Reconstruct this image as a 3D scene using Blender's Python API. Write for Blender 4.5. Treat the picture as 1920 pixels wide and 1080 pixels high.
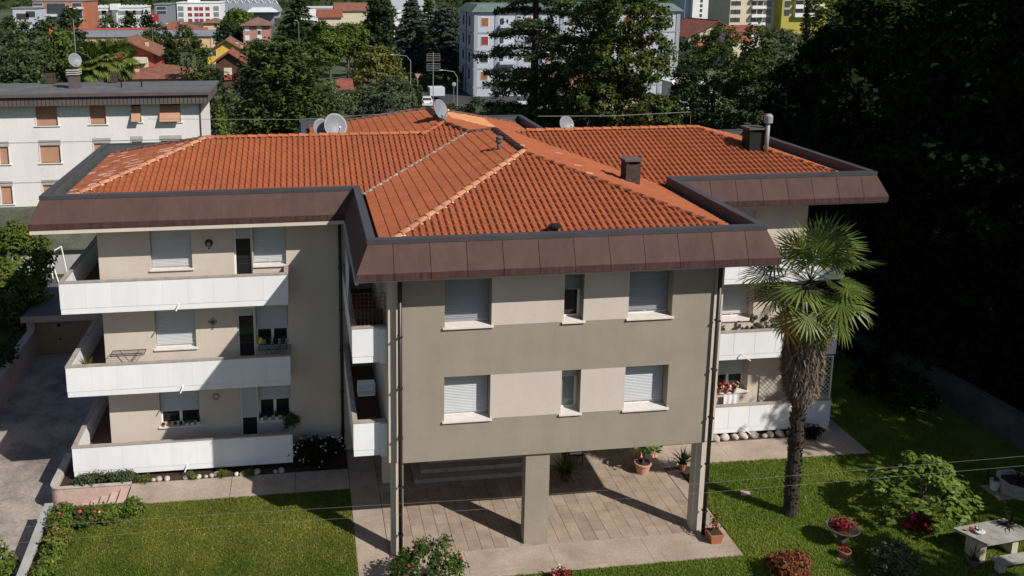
import bpy, bmesh, math, random
import numpy as np
from mathutils import Vector, Matrix
for o in list(bpy.data.objects): bpy.data.objects.remove(o, do_unlink=True)
SC = bpy.context.scene
COL = SC.collection
R = math.radians

# ---------------------------------------------------------------- camera, sky, sun, exposure
CAM = np.array([-2.7066, -24.1478, 17.3368]); YAW, PIT, ROL = R(7.2892), R(10.9288), R(-0.0361)
FPX, PPX, PPY = 1652.48, 777.89, 287.72          # focal length and principal point for a 1920 px wide frame
_f = np.array([math.sin(YAW)*math.cos(PIT), math.cos(YAW)*math.cos(PIT), -math.sin(PIT)])
_r = np.array([math.cos(YAW), -math.sin(YAW), 0.0]); _u = np.cross(_r, _f)
_r, _u = math.cos(ROL)*_r+math.sin(ROL)*_u, -math.sin(ROL)*_r+math.cos(ROL)*_u
cd = bpy.data.cameras.new('camera'); cam = bpy.data.objects.new('camera', cd); COL.objects.link(cam)
cam.matrix_world = Matrix(((_r[0], _u[0], -_f[0], CAM[0]), (_r[1], _u[1], -_f[1], CAM[1]), (_r[2], _u[2], -_f[2], CAM[2]), (0, 0, 0, 1)))
cd.sensor_width = 36; cd.lens = FPX/1920*36
cd.shift_x = (960-PPX)/1920; cd.shift_y = (PPY-540)/1920
cd.clip_start = .5; cd.clip_end = 6000
SC.camera = cam
SUNV = Vector((.94, -1.0, 1.20)).normalized()
w = bpy.data.worlds.new('World'); SC.world = w; w.use_nodes = True
nt = w.node_tree; nt.nodes.clear()
sky = nt.nodes.new('ShaderNodeTexSky'); sky.sky_type = 'NISHITA'; sky.sun_disc = False
sky.sun_elevation = math.asin(SUNV.z); sky.sun_rotation = math.atan2(SUNV.x, SUNV.y)
sky.air_density = 1.0; sky.dust_density = .6; sky.ozone_density = 1.0
bgn = nt.nodes.new('ShaderNodeBackground'); bgn.inputs[1].default_value = .06
wo = nt.nodes.new('ShaderNodeOutputWorld'); nt.links.new(sky.outputs[0], bgn.inputs[0]); nt.links.new(bgn.outputs[0], wo.inputs[0])
sl = bpy.data.lights.new('sun', 'SUN'); sl.energy = 4.2; sl.angle = R(.5); sl.color = (1, .945, .87)
so = bpy.data.objects.new('sun', sl); COL.objects.link(so); so.rotation_euler = SUNV.to_track_quat('Z', 'Y').to_euler(); so.location = (30, -40, 60)
SC.view_settings.view_transform = 'Standard'; SC.view_settings.look = 'None'; SC.view_settings.exposure = 0.22; SC.view_settings.gamma = 1
SC.view_settings.use_curve_mapping = False
SC.render.engine = 'CYCLES'; SC.cycles.use_denoising = True; SC.cycles.max_bounces = 6; SC.cycles.diffuse_bounces = 3
SC.cycles.transparent_max_bounces = 6; SC.cycles.caustics_reflective = False; SC.cycles.caustics_refractive = False

def at(u, v, Y):
    "surveyed point: where the sight line through a photo pixel meets the vertical plane y = Y"
    d = _f+_r*(u-PPX)/FPX-_u*(v-PPY)/FPX
    return CAM+(Y-CAM[1])/d[1]*d
def mpp(Y): return (Y-CAM[1])/FPX*1.01          # metres in one photo pixel at depth Y

# ---------------------------------------------------------------- materials
MT = {}
def mat(name, col, rough=.85, var=.12, scale=1.5, fine=None, fvar=.10, bump=0, bscale=60, spec=.3, metal=0, col2=None, tint=0, stretch=None, thresh=None, rand=0, tintcol=None, tth=None, streak=0):
    m = bpy.data.materials.new(name); m.use_nodes = True; MT[name] = m
    n = m.node_tree.nodes; l = m.node_tree.links; b = n['Principled BSDF']
    b.inputs['Roughness'].default_value = rough; b.inputs['Metallic'].default_value = metal; b.inputs['Specular IOR Level'].default_value = spec
    geo = n.new('ShaderNodeNewGeometry'); src = geo.outputs['Position']
    if stretch:
        vm = n.new('ShaderNodeVectorMath'); vm.operation = 'MULTIPLY'; vm.inputs[1].default_value = stretch; l.new(src, vm.inputs[0]); src = vm.outputs[0]
    no = n.new('ShaderNodeTexNoise'); no.inputs['Scale'].default_value = scale; no.inputs['Detail'].default_value = 6; no.inputs['Roughness'].default_value = .6; l.new(src, no.inputs['Vector'])
    rp = n.new('ShaderNodeValToRGB'); e = rp.color_ramp.elements
    lo, hi = thresh or (.3, .7); e[0].position = lo; e[1].position = hi
    c = np.array(col)
    e[0].color = (*(np.array(col2) if col2 else c*(1-var)), 1); e[1].color = (*np.clip(c*(1+(0 if col2 else var)), 0, 1), 1)
    l.new(no.outputs[0], rp.inputs[0]); out = rp.outputs[0]
    if fine:
        nf = n.new('ShaderNodeTexNoise'); nf.inputs['Scale'].default_value = fine; nf.inputs['Detail'].default_value = 3; l.new(geo.outputs['Position'], nf.inputs['Vector'])
        mr = n.new('ShaderNodeMapRange'); mr.inputs['From Min'].default_value = .3; mr.inputs['From Max'].default_value = .7; mr.inputs['To Min'].default_value = 1-fvar; mr.inputs['To Max'].default_value = 1+fvar; l.new(nf.outputs[0], mr.inputs[0])
        vm = n.new('ShaderNodeVectorMath'); vm.operation = 'SCALE'; l.new(out, vm.inputs[0]); l.new(mr.outputs[0], vm.inputs['Scale']); out = vm.outputs[0]
    if streak:
        vm = n.new('ShaderNodeVectorMath'); vm.operation = 'MULTIPLY'; vm.inputs[1].default_value = (1.7, 1.7, .30); l.new(geo.outputs['Position'], vm.inputs[0])
        nf = n.new('ShaderNodeTexNoise'); nf.inputs['Scale'].default_value = 1.0; nf.inputs['Detail'].default_value = 5; nf.inputs['Roughness'].default_value = .65; l.new(vm.outputs[0], nf.inputs['Vector'])
        mr = n.new('ShaderNodeMapRange'); mr.inputs['From Min'].default_value = .33; mr.inputs['From Max'].default_value = .60; mr.inputs['To Min'].default_value = 1-streak*.8; mr.inputs['To Max'].default_value = 1; l.new(nf.outputs[0], mr.inputs[0])
        vm = n.new('ShaderNodeVectorMath'); vm.operation = 'SCALE'; l.new(out, vm.inputs[0]); l.new(mr.outputs[0], vm.inputs['Scale']); out = vm.outputs[0]
    if tint or rand:
        at_ = n.new('ShaderNodeAttribute'); at_.attribute_name = 'tint'; oi = n.new('ShaderNodeObjectInfo')
        ad = n.new('ShaderNodeMath'); ad.operation = 'ADD'; l.new(at_.outputs['Fac'], ad.inputs[0]); l.new(oi.outputs['Random'], ad.inputs[1])
        fr = n.new('ShaderNodeMath'); fr.operation = 'FRACT'; l.new(ad.outputs[0], fr.inputs[0])
        t = max(tint, rand)
        mr = n.new('ShaderNodeMapRange'); mr.inputs['To Min'].default_value = 1-t; mr.inputs['To Max'].default_value = 1+t; l.new(fr.outputs[0], mr.inputs[0])
        vm = n.new('ShaderNodeVectorMath'); vm.operation = 'SCALE'; l.new(out, vm.inputs[0]); l.new(mr.outputs[0], vm.inputs['Scale']); out = vm.outputs[0]
        if tintcol:
            mx = n.new('ShaderNodeMix'); mx.data_type = 'RGBA'; ml = n.new('ShaderNodeMath'); ml.operation = 'GREATER_THAN'; ml.inputs[1].default_value = tth or .9
            ms = n.new('ShaderNodeMath'); ms.operation = 'MULTIPLY'; ms.inputs[1].default_value = .7
            l.new(fr.outputs[0], ml.inputs[0]); l.new(ml.outputs[0], ms.inputs[0]); l.new(ms.outputs[0], mx.inputs['Factor']); l.new(out, mx.inputs['A']); mx.inputs['B'].default_value = (*tintcol, 1); out = mx.outputs['Result']
    l.new(out, b.inputs['Base Color'])
    if bump:
        nb = n.new('ShaderNodeTexNoise'); nb.inputs['Scale'].default_value = bscale; nb.inputs['Detail'].default_value = 4; l.new(geo.outputs['Position'], nb.inputs['Vector'])
        bp = n.new('ShaderNodeBump'); bp.inputs['Strength'].default_value = bump; bp.inputs['Distance'].default_value = .02; l.new(nb.outputs[0], bp.inputs['Height']); l.new(bp.outputs[0], b.inputs['Normal'])
    return m
def leafmat(name, c1, c2, tr=.25, rough=.55):
    m = bpy.data.materials.new(name); m.use_nodes = True; MT[name] = m
    n = m.node_tree.nodes; l = m.node_tree.links; b = n['Principled BSDF']; b.inputs['Roughness'].default_value = rough; b.inputs['Specular IOR Level'].default_value = .25 if rough < .8 else .05
    a = n.new('ShaderNodeAttribute'); a.attribute_name = 'tint'
    rp = n.new('ShaderNodeValToRGB'); rp.color_ramp.elements[0].color = (*c1, 1); rp.color_ramp.elements[1].color = (*c2, 1); l.new(a.outputs['Fac'], rp.inputs[0])
    l.new(rp.outputs[0], b.inputs['Base Color'])
    t = n.new('ShaderNodeBsdfTranslucent'); l.new(rp.outputs[0], t.inputs[0]); mx = n.new('ShaderNodeMixShader'); mx.inputs[0].default_value = tr
    l.new(b.outputs[0], mx.inputs[1]); l.new(t.outputs[0], mx.inputs[2]); l.new(mx.outputs[0], n['Material Output'].inputs[0])
    return m
mat('taupe', (.315, .270, .215), streak=.10, var=.08, scale=.7, fine=25, fvar=.05, bump=.15, bscale=90)
mat('beige', (.60, .52, .44), streak=.07, var=.06, scale=.8, fine=25, fvar=.03, bump=.12, bscale=90)
mat('band', (.58, .51, .45), streak=.07, var=.05, scale=.8, fine=25, fvar=.04, bump=.12, bscale=90)
mat('white_panel', (.81, .82, .84), rough=.5, streak=.07, var=.03, scale=1.2, stretch=(2, 2, .5), rand=.02)
mat('coping', (.36, .31, .27), var=.2, scale=3, fine=40, fvar=.15)
mat('soffit', (.50, .46, .40), var=.06)
mat('cream_edge', (.60, .54, .45), var=.05)
mat('fascia', (.092, .054, .047), rough=.9, var=.16, scale=1.6, fine=120, fvar=.22, bump=.3, bscale=150, rand=.10, stretch=(1.6, 1.6, .5))
mat('fascia_smooth', (.096, .055, .048), rough=.9, var=.14, scale=1.0, fine=120, fvar=.12, bump=.15, bscale=150, rand=.04, stretch=(2.5, 2.5, .35))
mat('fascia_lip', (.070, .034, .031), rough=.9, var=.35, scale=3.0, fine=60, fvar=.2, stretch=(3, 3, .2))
mat('cap', (.060, .056, .064), rough=.45, var=.12, scale=1.0, spec=.5, fine=30)
mat('cap_inner', (.085, .10, .10), rough=.55, var=.15, scale=1.2, stretch=(1, 1, .3))
mat('gutter', (.03, .028, .03), rough=.6)
mat('tile', (.325, .094, .039), rough=.85, var=.09, scale=.5, fine=30, fvar=.08, tint=.08)
mat('tile_old', (.30, .095, .048), rough=.85, var=.25, scale=1.6, fine=14, fvar=.25, tint=.12, tintcol=(.55, .36, .28), tth=.90)
mat('tile_new', (.50, .24, .11), rough=.8, var=.10, scale=2.5, tint=.12)
mat('underlay', (.10, .028, .014), var=.2)
mat('ridge', (.50, .23, .125), var=.18, scale=3, fine=25, rand=.15)
mat('ridge_red', (.37, .115, .05), var=.18, scale=3, fine=25, rand=.12)
mat('ridge_dark', (.12, .07, .055), var=.4, scale=5, fine=25, rand=.2)
mat('mortar', (.55, .48, .42), var=.2, scale=6)
mat('valley', (.36, .31, .25), var=.3, scale=7, fine=20, fvar=.2)
mat('shutter', (.52, .54, .56), rough=.55, var=.05, scale=1, streak=.06)
mat('frame', (.78, .78, .77), rough=.4, var=.02)
mat('glass', (.012, .014, .016), rough=.04, var=.1, spec=.6)
mat('marble', (.72, .66, .62), rough=.5, var=.08, scale=4)
mat('dark_metal', (.030, .022, .020), rough=.4, var=.2, spec=.5)
mat('black', (.012, .012, .012), rough=.6)
mat('steel', (.30, .30, .30), rough=.6, metal=.2, var=.1)
mat('concrete', (.37, .295, .235), var=.22, scale=.9, fine=14, fvar=.12, bump=.25, bscale=50)
mat('concrete_light', (.45, .41, .36), var=.2, scale=2, fine=20, bump=.2)
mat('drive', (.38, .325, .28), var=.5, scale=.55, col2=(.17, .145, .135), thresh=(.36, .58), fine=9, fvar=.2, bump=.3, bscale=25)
mat('drive_sun', (.34, .28, .23), var=.25, scale=.8, fine=10, fvar=.12, bump=.3, bscale=25)
mat('pink_wall', (.50, .365, .31), var=.15, scale=1.5, fine=15)
mat('paver', (.33, .255, .195), var=.18, scale=2.5, fine=90, fvar=.35, rand=.13, bump=.3, bscale=90, tintcol=(.36, .32, .27), tth=.965)
mat('joint', (.06, .048, .038))
mat('stone', (.46, .41, .36), var=.3, scale=6, bump=.3, bscale=20, rand=.2)
mat('soil', (.05, .032, .02), var=.4, scale=5)
mat('lawn', (.070, .105, .014), var=.3, scale=1.2, col2=(.15, .145, .034), thresh=(.34, .66), fine=30, fvar=.4, bump=.6, bscale=60)
mat('lawn_dark', (.030, .050, .010), var=.4, scale=1.5, fine=30, fvar=.4, bump=.6, bscale=60)
mat('terracotta', (.42, .16, .08), var=.15, scale=5)
mat('pink_pot', (.55, .30, .22), var=.12, scale=5)
mat('white_plastic', (.75, .75, .75), rough=.4, var=.03)
mat('dish', (.21, .22, .235), rough=.45, var=.05)
mat('bark', (.065, .048, .036), var=.4, scale=5, stretch=(3, 3, .6), bump=.6, bscale=14)
mat('bark_grey', (.12, .10, .085), var=.4, scale=5, stretch=(3, 3, .6), bump=.6, bscale=14)
mat('rust', (.16, .07, .035), var=.3, scale=8)
mat('wire', (.22, .22, .21), rough=.5)
mat('brick', (.065, .045, .038), var=.35, scale=5, fine=20, fvar=.25)
mat('grey_roof', (.12, .122, .124), rough=.85, var=.2, scale=.4, fine=4, fvar=.15)
mat('white_wall', (.77, .745, .72), streak=.07, var=.06, scale=.35, fine=6, fvar=.03, stretch=(1, 1, .3))
mat('wood_blind', (.48, .27, .17), rough=.7, var=.06, scale=1)
mat('lead', (.115, .09, .085), var=.15, scale=1)
mat('stucco_base', (.40, .39, .37), var=.2, scale=1)
mat('garage_door', (.30, .205, .125), var=.15, scale=1)
mat('tarmac', (.055, .055, .058), var=.2, scale=.3)
mat('terrain', (.075, .085, .045), var=.5, scale=.02, fine=.3, fvar=.4)
mat('pale_blue_wall', (.45, .48, .54), var=.04, scale=.2)
mat('grey_blue', (.30, .33, .37), var=.06, scale=.3)
mat('green_roof', (.12, .17, .16), var=.15, scale=.3)
mat('red_blind', (.25, .045, .055), var=.15)
mat('brown_blind', (.30, .12, .055), var=.15)
mat('roof_far', (.22, .095, .062), var=.3, scale=.9, fine=3, fvar=.2)
mat('roof_red', (.235, .080, .050), var=.25, scale=.9, fine=3, fvar=.2)
mat('roof_brown', (.20, .11, .085), var=.25, scale=.9, fine=3, fvar=.2)
mat('red_wall', (.42, .10, .08), var=.08, scale=.3)
mat('cream_wall', (.62, .54, .40), var=.08, scale=.3)
mat('yellow_wall', (.62, .42, .09), var=.08, scale=.3)
mat('bright_yellow', (.40, .36, .07), var=.06, scale=.3)
mat('peach_wall', (.66, .44, .28), var=.08, scale=.2)
mat('brick_orange', (.42, .15, .085), var=.12, scale=.3)
mat('pink_brick', (.42, .23, .19), var=.12, scale=.5)
mat('far_grey', (.20, .22, .25), var=.12, scale=.1)
mat('far_white', (.72, .72, .72), var=.05, scale=.1)
mat('pale_roof', (.55, .58, .60), var=.08, scale=.2)
mat('window_dark', (.05, .055, .065), rough=.2, var=.2, spec=.5)
mat('sign_red', (.35, .03, .05), var=.05)
mat('blue_sheet', (.04, .06, .10), var=.2)
mat('car_white', (.78, .79, .80), rough=.25, var=.02, spec=.6)
mat('car_dark', (.04, .045, .055), rough=.25, var=.05, spec=.6)
mat('rubber', (.02, .02, .02), rough=.8)
mat('brown_wood', (.09, .045, .03), var=.2)
mat('cloth', (.72, .70, .74), rough=.9, var=.06, scale=14)
mat('pink_flower', (.62, .06, .14), var=.3, scale=30)
mat('salmon_flower', (.80, .32, .20), var=.2, scale=30)
mat('red_flower', (.60, .03, .02), var=.3, scale=30)
mat('white_flower', (.80, .78, .78), var=.05)
mat('yellow_flower', (.72, .55, .03), var=.2, scale=30)
mat('magenta_flower', (.50, .01, .10), var=.3, scale=30)
leafmat('leaf_mid', (.030, .055, .010), (.095, .135, .022))
leafmat('leaf_bright', (.050, .085, .012), (.16, .21, .03))
leafmat('leaf_dark', (.012, .026, .008), (.045, .075, .018))
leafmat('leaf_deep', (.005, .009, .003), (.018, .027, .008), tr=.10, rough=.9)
leafmat('leaf_yellowish', (.055, .075, .012), (.20, .20, .04))
leafmat('leaf_olive', (.045, .060, .028), (.12, .14, .065))
leafmat('needle', (.018, .040, .014), (.070, .105, .030))
leafmat('needle_blue', (.045, .070, .055), (.13, .17, .13))
leafmat('needle_cedar', (.022, .040, .016), (.10, .135, .045))
leafmat('grass', (.060, .120, .010), (.30, .30, .055), tr=.3)
leafmat('grass_shade', (.03, .055, .008), (.09, .12, .022), tr=.3)
leafmat('palm_green', (.035, .065, .014), (.19, .225, .05), tr=.2, rough=.4)
leafmat('palm_old', (.20, .13, .02), (.45, .25, .03), tr=.2)
leafmat('thatch', (.075, .052, .040), (.26, .20, .16), tr=.1, rough=.9)
leafmat('leaf_redbrown', (.10, .030, .012), (.28, .10, .04))
leafmat('leaf_crimson', (.10, .008, .010), (.32, .03, .03))
leafmat('leaf_glossy', (.018, .042, .008), (.085, .14, .02), rough=.35)
leafmat('leaf_lime', (.075, .125, .018), (.17, .26, .045), rough=.45)
mat('floor_tile', (.13, .075, .058), rough=.6, var=.15, scale=3)
mat('bark_black', (.018, .014, .012), var=.3, scale=5, stretch=(3, 3, .6))
leafmat('leaf_side', (.055, .085, .010), (.15, .185, .026))
leafmat('leaf_linden', (.024, .042, .008), (.135, .155, .026))
mat('pane_pale', (.24, .28, .27), rough=.1, var=.1, spec=.5)
mat('old_wall', (.085, .088, .085), var=.35, scale=1.2, streak=.2)
mat('old_concrete', (.33, .31, .275), var=.25, scale=3, fine=20)
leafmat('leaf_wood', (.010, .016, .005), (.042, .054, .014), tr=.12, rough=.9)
mat('moss_roof', (.085, .092, .062), var=.4, scale=.8, fine=6, fvar=.2)
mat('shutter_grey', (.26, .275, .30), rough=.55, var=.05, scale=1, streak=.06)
leafmat('grass_fresh', (.105, .185, .015), (.35, .395, .075), tr=.38)
mat('lawn_fresh', (.085, .130, .015), var=.3, scale=1.2, fine=30, fvar=.3)
# ---------------------------------------------------------------- mesh helpers
class MB:
    def __init__(s): s.v = []; s.f = []; s.t = []
    def add(s, vs, fs, t=None):
        n = len(s.v); s.v += [tuple(map(float, p)) for p in vs]; s.f += [tuple(i+n for i in q) for q in fs]
        s.t += [random.random() if t is None else t]*len(fs); return s
    def box(s, x0, x1, y0, y1, z0, z1):
        return s.add([(x0, y0, z0), (x1, y0, z0), (x1, y1, z0), (x0, y1, z0), (x0, y0, z1), (x1, y0, z1), (x1, y1, z1), (x0, y1, z1)],
                     [(0, 3, 2, 1), (4, 5, 6, 7), (0, 1, 5, 4), (1, 2, 6, 5), (2, 3, 7, 6), (3, 0, 4, 7)])
    def hexa(s, b, t):
        "eight corners: bottom ring b, top ring t"
        return s.add(list(b)+list(t), [(0, 3, 2, 1), (4, 5, 6, 7), (0, 1, 5, 4), (1, 2, 6, 5), (2, 3, 7, 6), (3, 0, 4, 7)])
    def prism(s, poly, z0, z1):
        n = len(poly)
        return s.add([(x, y, z0) for x, y in poly]+[(x, y, z1) for x, y in poly], [tuple(range(n))[::-1], tuple(range(n, 2*n))]+[(i, (i+1) % n, n+(i+1) % n, n+i) for i in range(n)])
    def ext(s, prof, x0, x1):
        "closed (y,z) profile swept along x"
        n = len(prof)
        return s.add([(x0, y, z) for y, z in prof]+[(x1, y, z) for y, z in prof], [tuple(range(n))[::-1], tuple(range(n, 2*n))]+[(i, (i+1) % n, n+(i+1) % n, n+i) for i in range(n)])
    def tube(s, pts, r, n=6, caps=True):
        pts = [Vector(p) for p in pts]; rs = r if isinstance(r, (list, tuple)) else [r]*len(pts); vs = []; fs = []
        for i, p in enumerate(pts):
            d = (pts[min(i+1, len(pts)-1)]-pts[max(i-1, 0)]).normalized()
            a = d.cross(Vector((0, 0, 1)) if abs(d.z) < .9 else Vector((1, 0, 0))).normalized(); b = d.cross(a)
            for k in range(n): q = p+rs[i]*(math.cos(2*math.pi*k/n)*a+math.sin(2*math.pi*k/n)*b); vs.append(tuple(q))
        for i in range(len(pts)-1):
            for k in range(n): fs.append((i*n+k, i*n+(k+1) % n, (i+1)*n+(k+1) % n, (i+1)*n+k))
        if caps: fs += [tuple(range(n))[::-1], tuple(range((len(pts)-1)*n, len(pts)*n))]
        return s.add(vs, fs)
    def lathe(s, prof, n=16, c=(0, 0, 0)):
        vs = []; fs = []
        for r, z in prof:
            for k in range(n): a = 2*math.pi*k/n; vs.append((c[0]+r*math.cos(a), c[1]+r*math.sin(a), c[2]+z))
        for i in range(len(prof)-1):
            for k in range(n): fs.append((i*n+k, i*n+(k+1) % n, (i+1)*n+(k+1) % n, (i+1)*n+k))
        return s.add(vs, fs)
    def blob(s, c, r, n=8, m=6, jit=.15, rng=random):
        vs = []; fs = []
        for i in range(m+1):
            th = math.pi*i/m
            for k in range(n):
                a = 2*math.pi*k/n; j = 1+rng.uniform(-jit, jit)
                vs.append((c[0]+r[0]*math.sin(th)*math.cos(a)*j, c[1]+r[1]*math.sin(th)*math.sin(a)*j, c[2]+r[2]*math.cos(th)*j))
        for i in range(m):
            for k in range(n): fs.append((i*n+k, (i+1)*n+k, (i+1)*n+(k+1) % n, i*n+(k+1) % n))
        return s.add(vs, fs)
    def mesh(s, name, smooth=False):
        me = bpy.data.meshes.new(name); me.from_pydata(s.v, [], s.f); me.update()
        a = me.attributes.new('tint', 'FLOAT', 'FACE'); a.data.foreach_set('value', np.array(s.t, dtype=np.float32))
        if smooth: me.polygons.foreach_set('use_smooth', [True]*len(me.polygons))
        return me
    def build(s, name, m, parent=None, smooth=False, kind=None, label=None):
        return link(name, s.mesh(name, smooth), m, parent, kind, label)
def link(name, me, m, parent=None, kind=None, label=None):
    if m and not me.materials: me.materials.append(MT[m])
    o = bpy.data.objects.new(name, me); COL.objects.link(o)
    if parent:
        o.parent = parent
        if parent.type == 'EMPTY': o.matrix_parent_inverse = Matrix.Translation(-Vector(parent.location))
    if kind: o['kind'] = kind
    if label: o['label'] = label
    return o
def tag(o, label, cat, group=None):
    o['label'] = label; o['category'] = cat
    if group: o['group'] = group
    return o
def thing(name, label, cat, loc=(0, 0, 0), group=None):
    o = bpy.data.objects.new(name, None); COL.objects.link(o); o.location = [float(c) for c in loc]; o.empty_display_size = .2
    return tag(o, label, cat, group)
def struct(name, mb, m, parent=None):
    o = mb.build(name, m, parent); o['kind'] = 'structure'; return o
def dup(src, loc, label, rz=0, sc=1):
    c = src.copy(); COL.objects.link(c); c['label'] = label; kids = []
    base = Vector(src.location)
    c.location = [float(k) for k in loc]; c.rotation_euler = (0, 0, rz); c.scale = (sc, sc, sc) if not isinstance(sc, tuple) else sc
    for ch in src.children:
        k = ch.copy(); COL.objects.link(k); k.parent = c
        for g in ch.children:
            q = g.copy(); COL.objects.link(q); q.parent = k
    return c
def wall_xz(mb, x0, x1, z0, z1, y0, y1, holes=()):
    "upright slab in the x-z plane with rectangular holes (hx0,hx1,hz0,hz1)"
    xs = sorted({x0, x1, *[h[0] for h in holes], *[h[1] for h in holes]}); zs = sorted({z0, z1, *[h[2] for h in holes], *[h[3] for h in holes]})
    inside = lambda i, k: 0 <= i < len(xs)-1 and 0 <= k < len(zs)-1 and not any(h[0]-1e-6 <= xs[i] and xs[i+1] <= h[1]+1e-6 and h[2]-1e-6 <= zs[k] and zs[k+1] <= h[3]+1e-6 for h in holes)
    for i in range(len(xs)-1):
        for k in range(len(zs)-1):
            if not inside(i, k): continue
            a, b, c, d = xs[i], xs[i+1], zs[k], zs[k+1]
            mb.add([(a, y0, c), (b, y0, c), (b, y0, d), (a, y0, d)], [(0, 1, 2, 3)]); mb.add([(a, y1, c), (b, y1, c), (b, y1, d), (a, y1, d)], [(3, 2, 1, 0)])
            if not inside(i-1, k): mb.add([(a, y0, c), (a, y0, d), (a, y1, d), (a, y1, c)], [(0, 1, 2, 3)])
            if not inside(i+1, k): mb.add([(b, y0, c), (b, y1, c), (b, y1, d), (b, y0, d)], [(0, 1, 2, 3)])
            if not inside(i, k-1): mb.add([(a, y0, c), (a, y1, c), (b, y1, c), (b, y0, c)], [(0, 1, 2, 3)])
            if not inside(i, k+1): mb.add([(a, y0, d), (b, y0, d), (b, y1, d), (a, y1, d)], [(0, 1, 2, 3)])
    return mb

# ---------------------------------------------------------------- foliage
def leaf_mesh(name, C, N, L, W, tint, rng, droop=.3, fold=.12, up=None):
    n = len(C); A = rng.normal(size=(n, 3)); A[:, 2] -= droop
    if up is not None: A = up+rng.normal(size=(n, 3))*.35
    N = N/np.maximum(np.linalg.norm(N, axis=1, keepdims=True), 1e-6)
    A -= (A*N).sum(1, keepdims=True)*N; A /= np.maximum(np.linalg.norm(A, axis=1, keepdims=True), 1e-6)
    B = np.cross(A, N); s = rng.uniform(.65, 1.35, (n, 1))
    hl = A*L*.5*s; hw = B*W*.5*s; fd = N*W*fold*s
    V = np.empty((n, 4, 3)); V[:, 0] = C-hl; V[:, 1] = C+hw+fd; V[:, 2] = C+hl; V[:, 3] = C-hw+fd
    return quads(name, V.reshape(-1, 3), tint)
def quads(name, V, tint):
    nf = len(V)//4; me = bpy.data.meshes.new(name); me.vertices.add(len(V)); me.vertices.foreach_set('co', V.astype(np.float32).ravel())
    me.loops.add(len(V)); me.loops.foreach_set('vertex_index', np.arange(len(V), dtype=np.int32))
    me.polygons.add(nf); me.polygons.foreach_set('loop_start', np.arange(0, len(V), 4, dtype=np.int32)); me.polygons.foreach_set('loop_total', np.full(nf, 4, dtype=np.int32))
    me.update(calc_edges=True); a = me.attributes.new('tint', 'FLOAT', 'FACE'); a.data.foreach_set('value', tint.astype(np.float32)); return me
def crown(lobes, nclump, per, spread, rng, shell=.72, upb=.25, keep=.6):
    "clumps of leaf centres on the outer shell of a set of ellipsoid lobes (cx,cy,cz,rx,ry,rz)"
    lobes = np.array(lobes, float); vol = (lobes[:, 3]*lobes[:, 4]*lobes[:, 5])**(2/3); cs = []; ns = []
    for i, lb in enumerate(lobes):
        k = int(nclump*vol[i]/vol.sum())+1; d = rng.normal(size=(k, 3)); d[:, 2] += upb; d /= np.linalg.norm(d, axis=1, keepdims=True)
        r = rng.uniform(shell, 1.06, (k, 1)); p = lb[:3]+d*lb[3:]*r; ok = np.ones(k, bool)
        for j, lo in enumerate(lobes):
            if j != i: ok &= (((p-lo[:3])/lo[3:])**2).sum(1) > keep
        cs.append(p[ok]); ns.append((d/lb[3:])[ok])
    cs = np.concatenate(cs); ns = np.concatenate(ns); ns /= np.linalg.norm(ns, axis=1, keepdims=True)
    k = len(cs); m = per; C = np.repeat(cs, m, 0)+rng.normal(size=(k*m, 3))*np.array(spread); N = np.repeat(ns, m, 0)*.7+np.array([0, 0, .55])+rng.normal(size=(k*m, 3))*.55
    t = np.clip(np.repeat(rng.random(k), m)*.55+rng.random(k*m)*.45, 0, 1)
    return C, N, t
def trunk(mb, h, r, rng, branches=(), lean=(0, 0)):
    n = 6; pts = [(lean[0]*(i/n)**1.5+rng.uniform(-.05, .05)*i*.3, lean[1]*(i/n)**1.5+rng.uniform(-.05, .05)*i*.3, h*i/n) for i in range(n+1)]
    mb.tube(pts, [r*(1.25 if i == 0 else 1)*(1-.75*i/n) for i in range(n+1)], 8)
    for (z0, q, rr) in branches:
        i = min(int(z0/h*n), n-1); p0 = Vector(pts[i]); q = Vector(q); mid = (p0+q)/2+Vector((0, 0, .12*(q-p0).length)); mb.tube([p0, mid, q], [rr, rr*.7, rr*.3], 6)
    return mb
def stack(h, r, low, rng, prof=((.06, .72), (.22, .95), (.40, 1.0), (.58, .92), (.76, .74), (.92, .42))):
    L = []
    for e, w_ in prof:
        z = h*(low+(1-low)*e); n = 5 if w_ > .5 else 3; L.append((0, 0, z, r*w_*.55, r*w_*.55, h*.13))
        for k in range(n): a = 2*math.pi*(k+rng.uniform(-.3, .3))/n+e*7; q = rng.uniform(.30, .50); L.append((r*w_*.62*math.cos(a), r*w_*.62*math.sin(a), z+rng.uniform(-.04, .04)*h, r*q, r*q, h*rng.uniform(.05, .085)))
    return L
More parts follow.
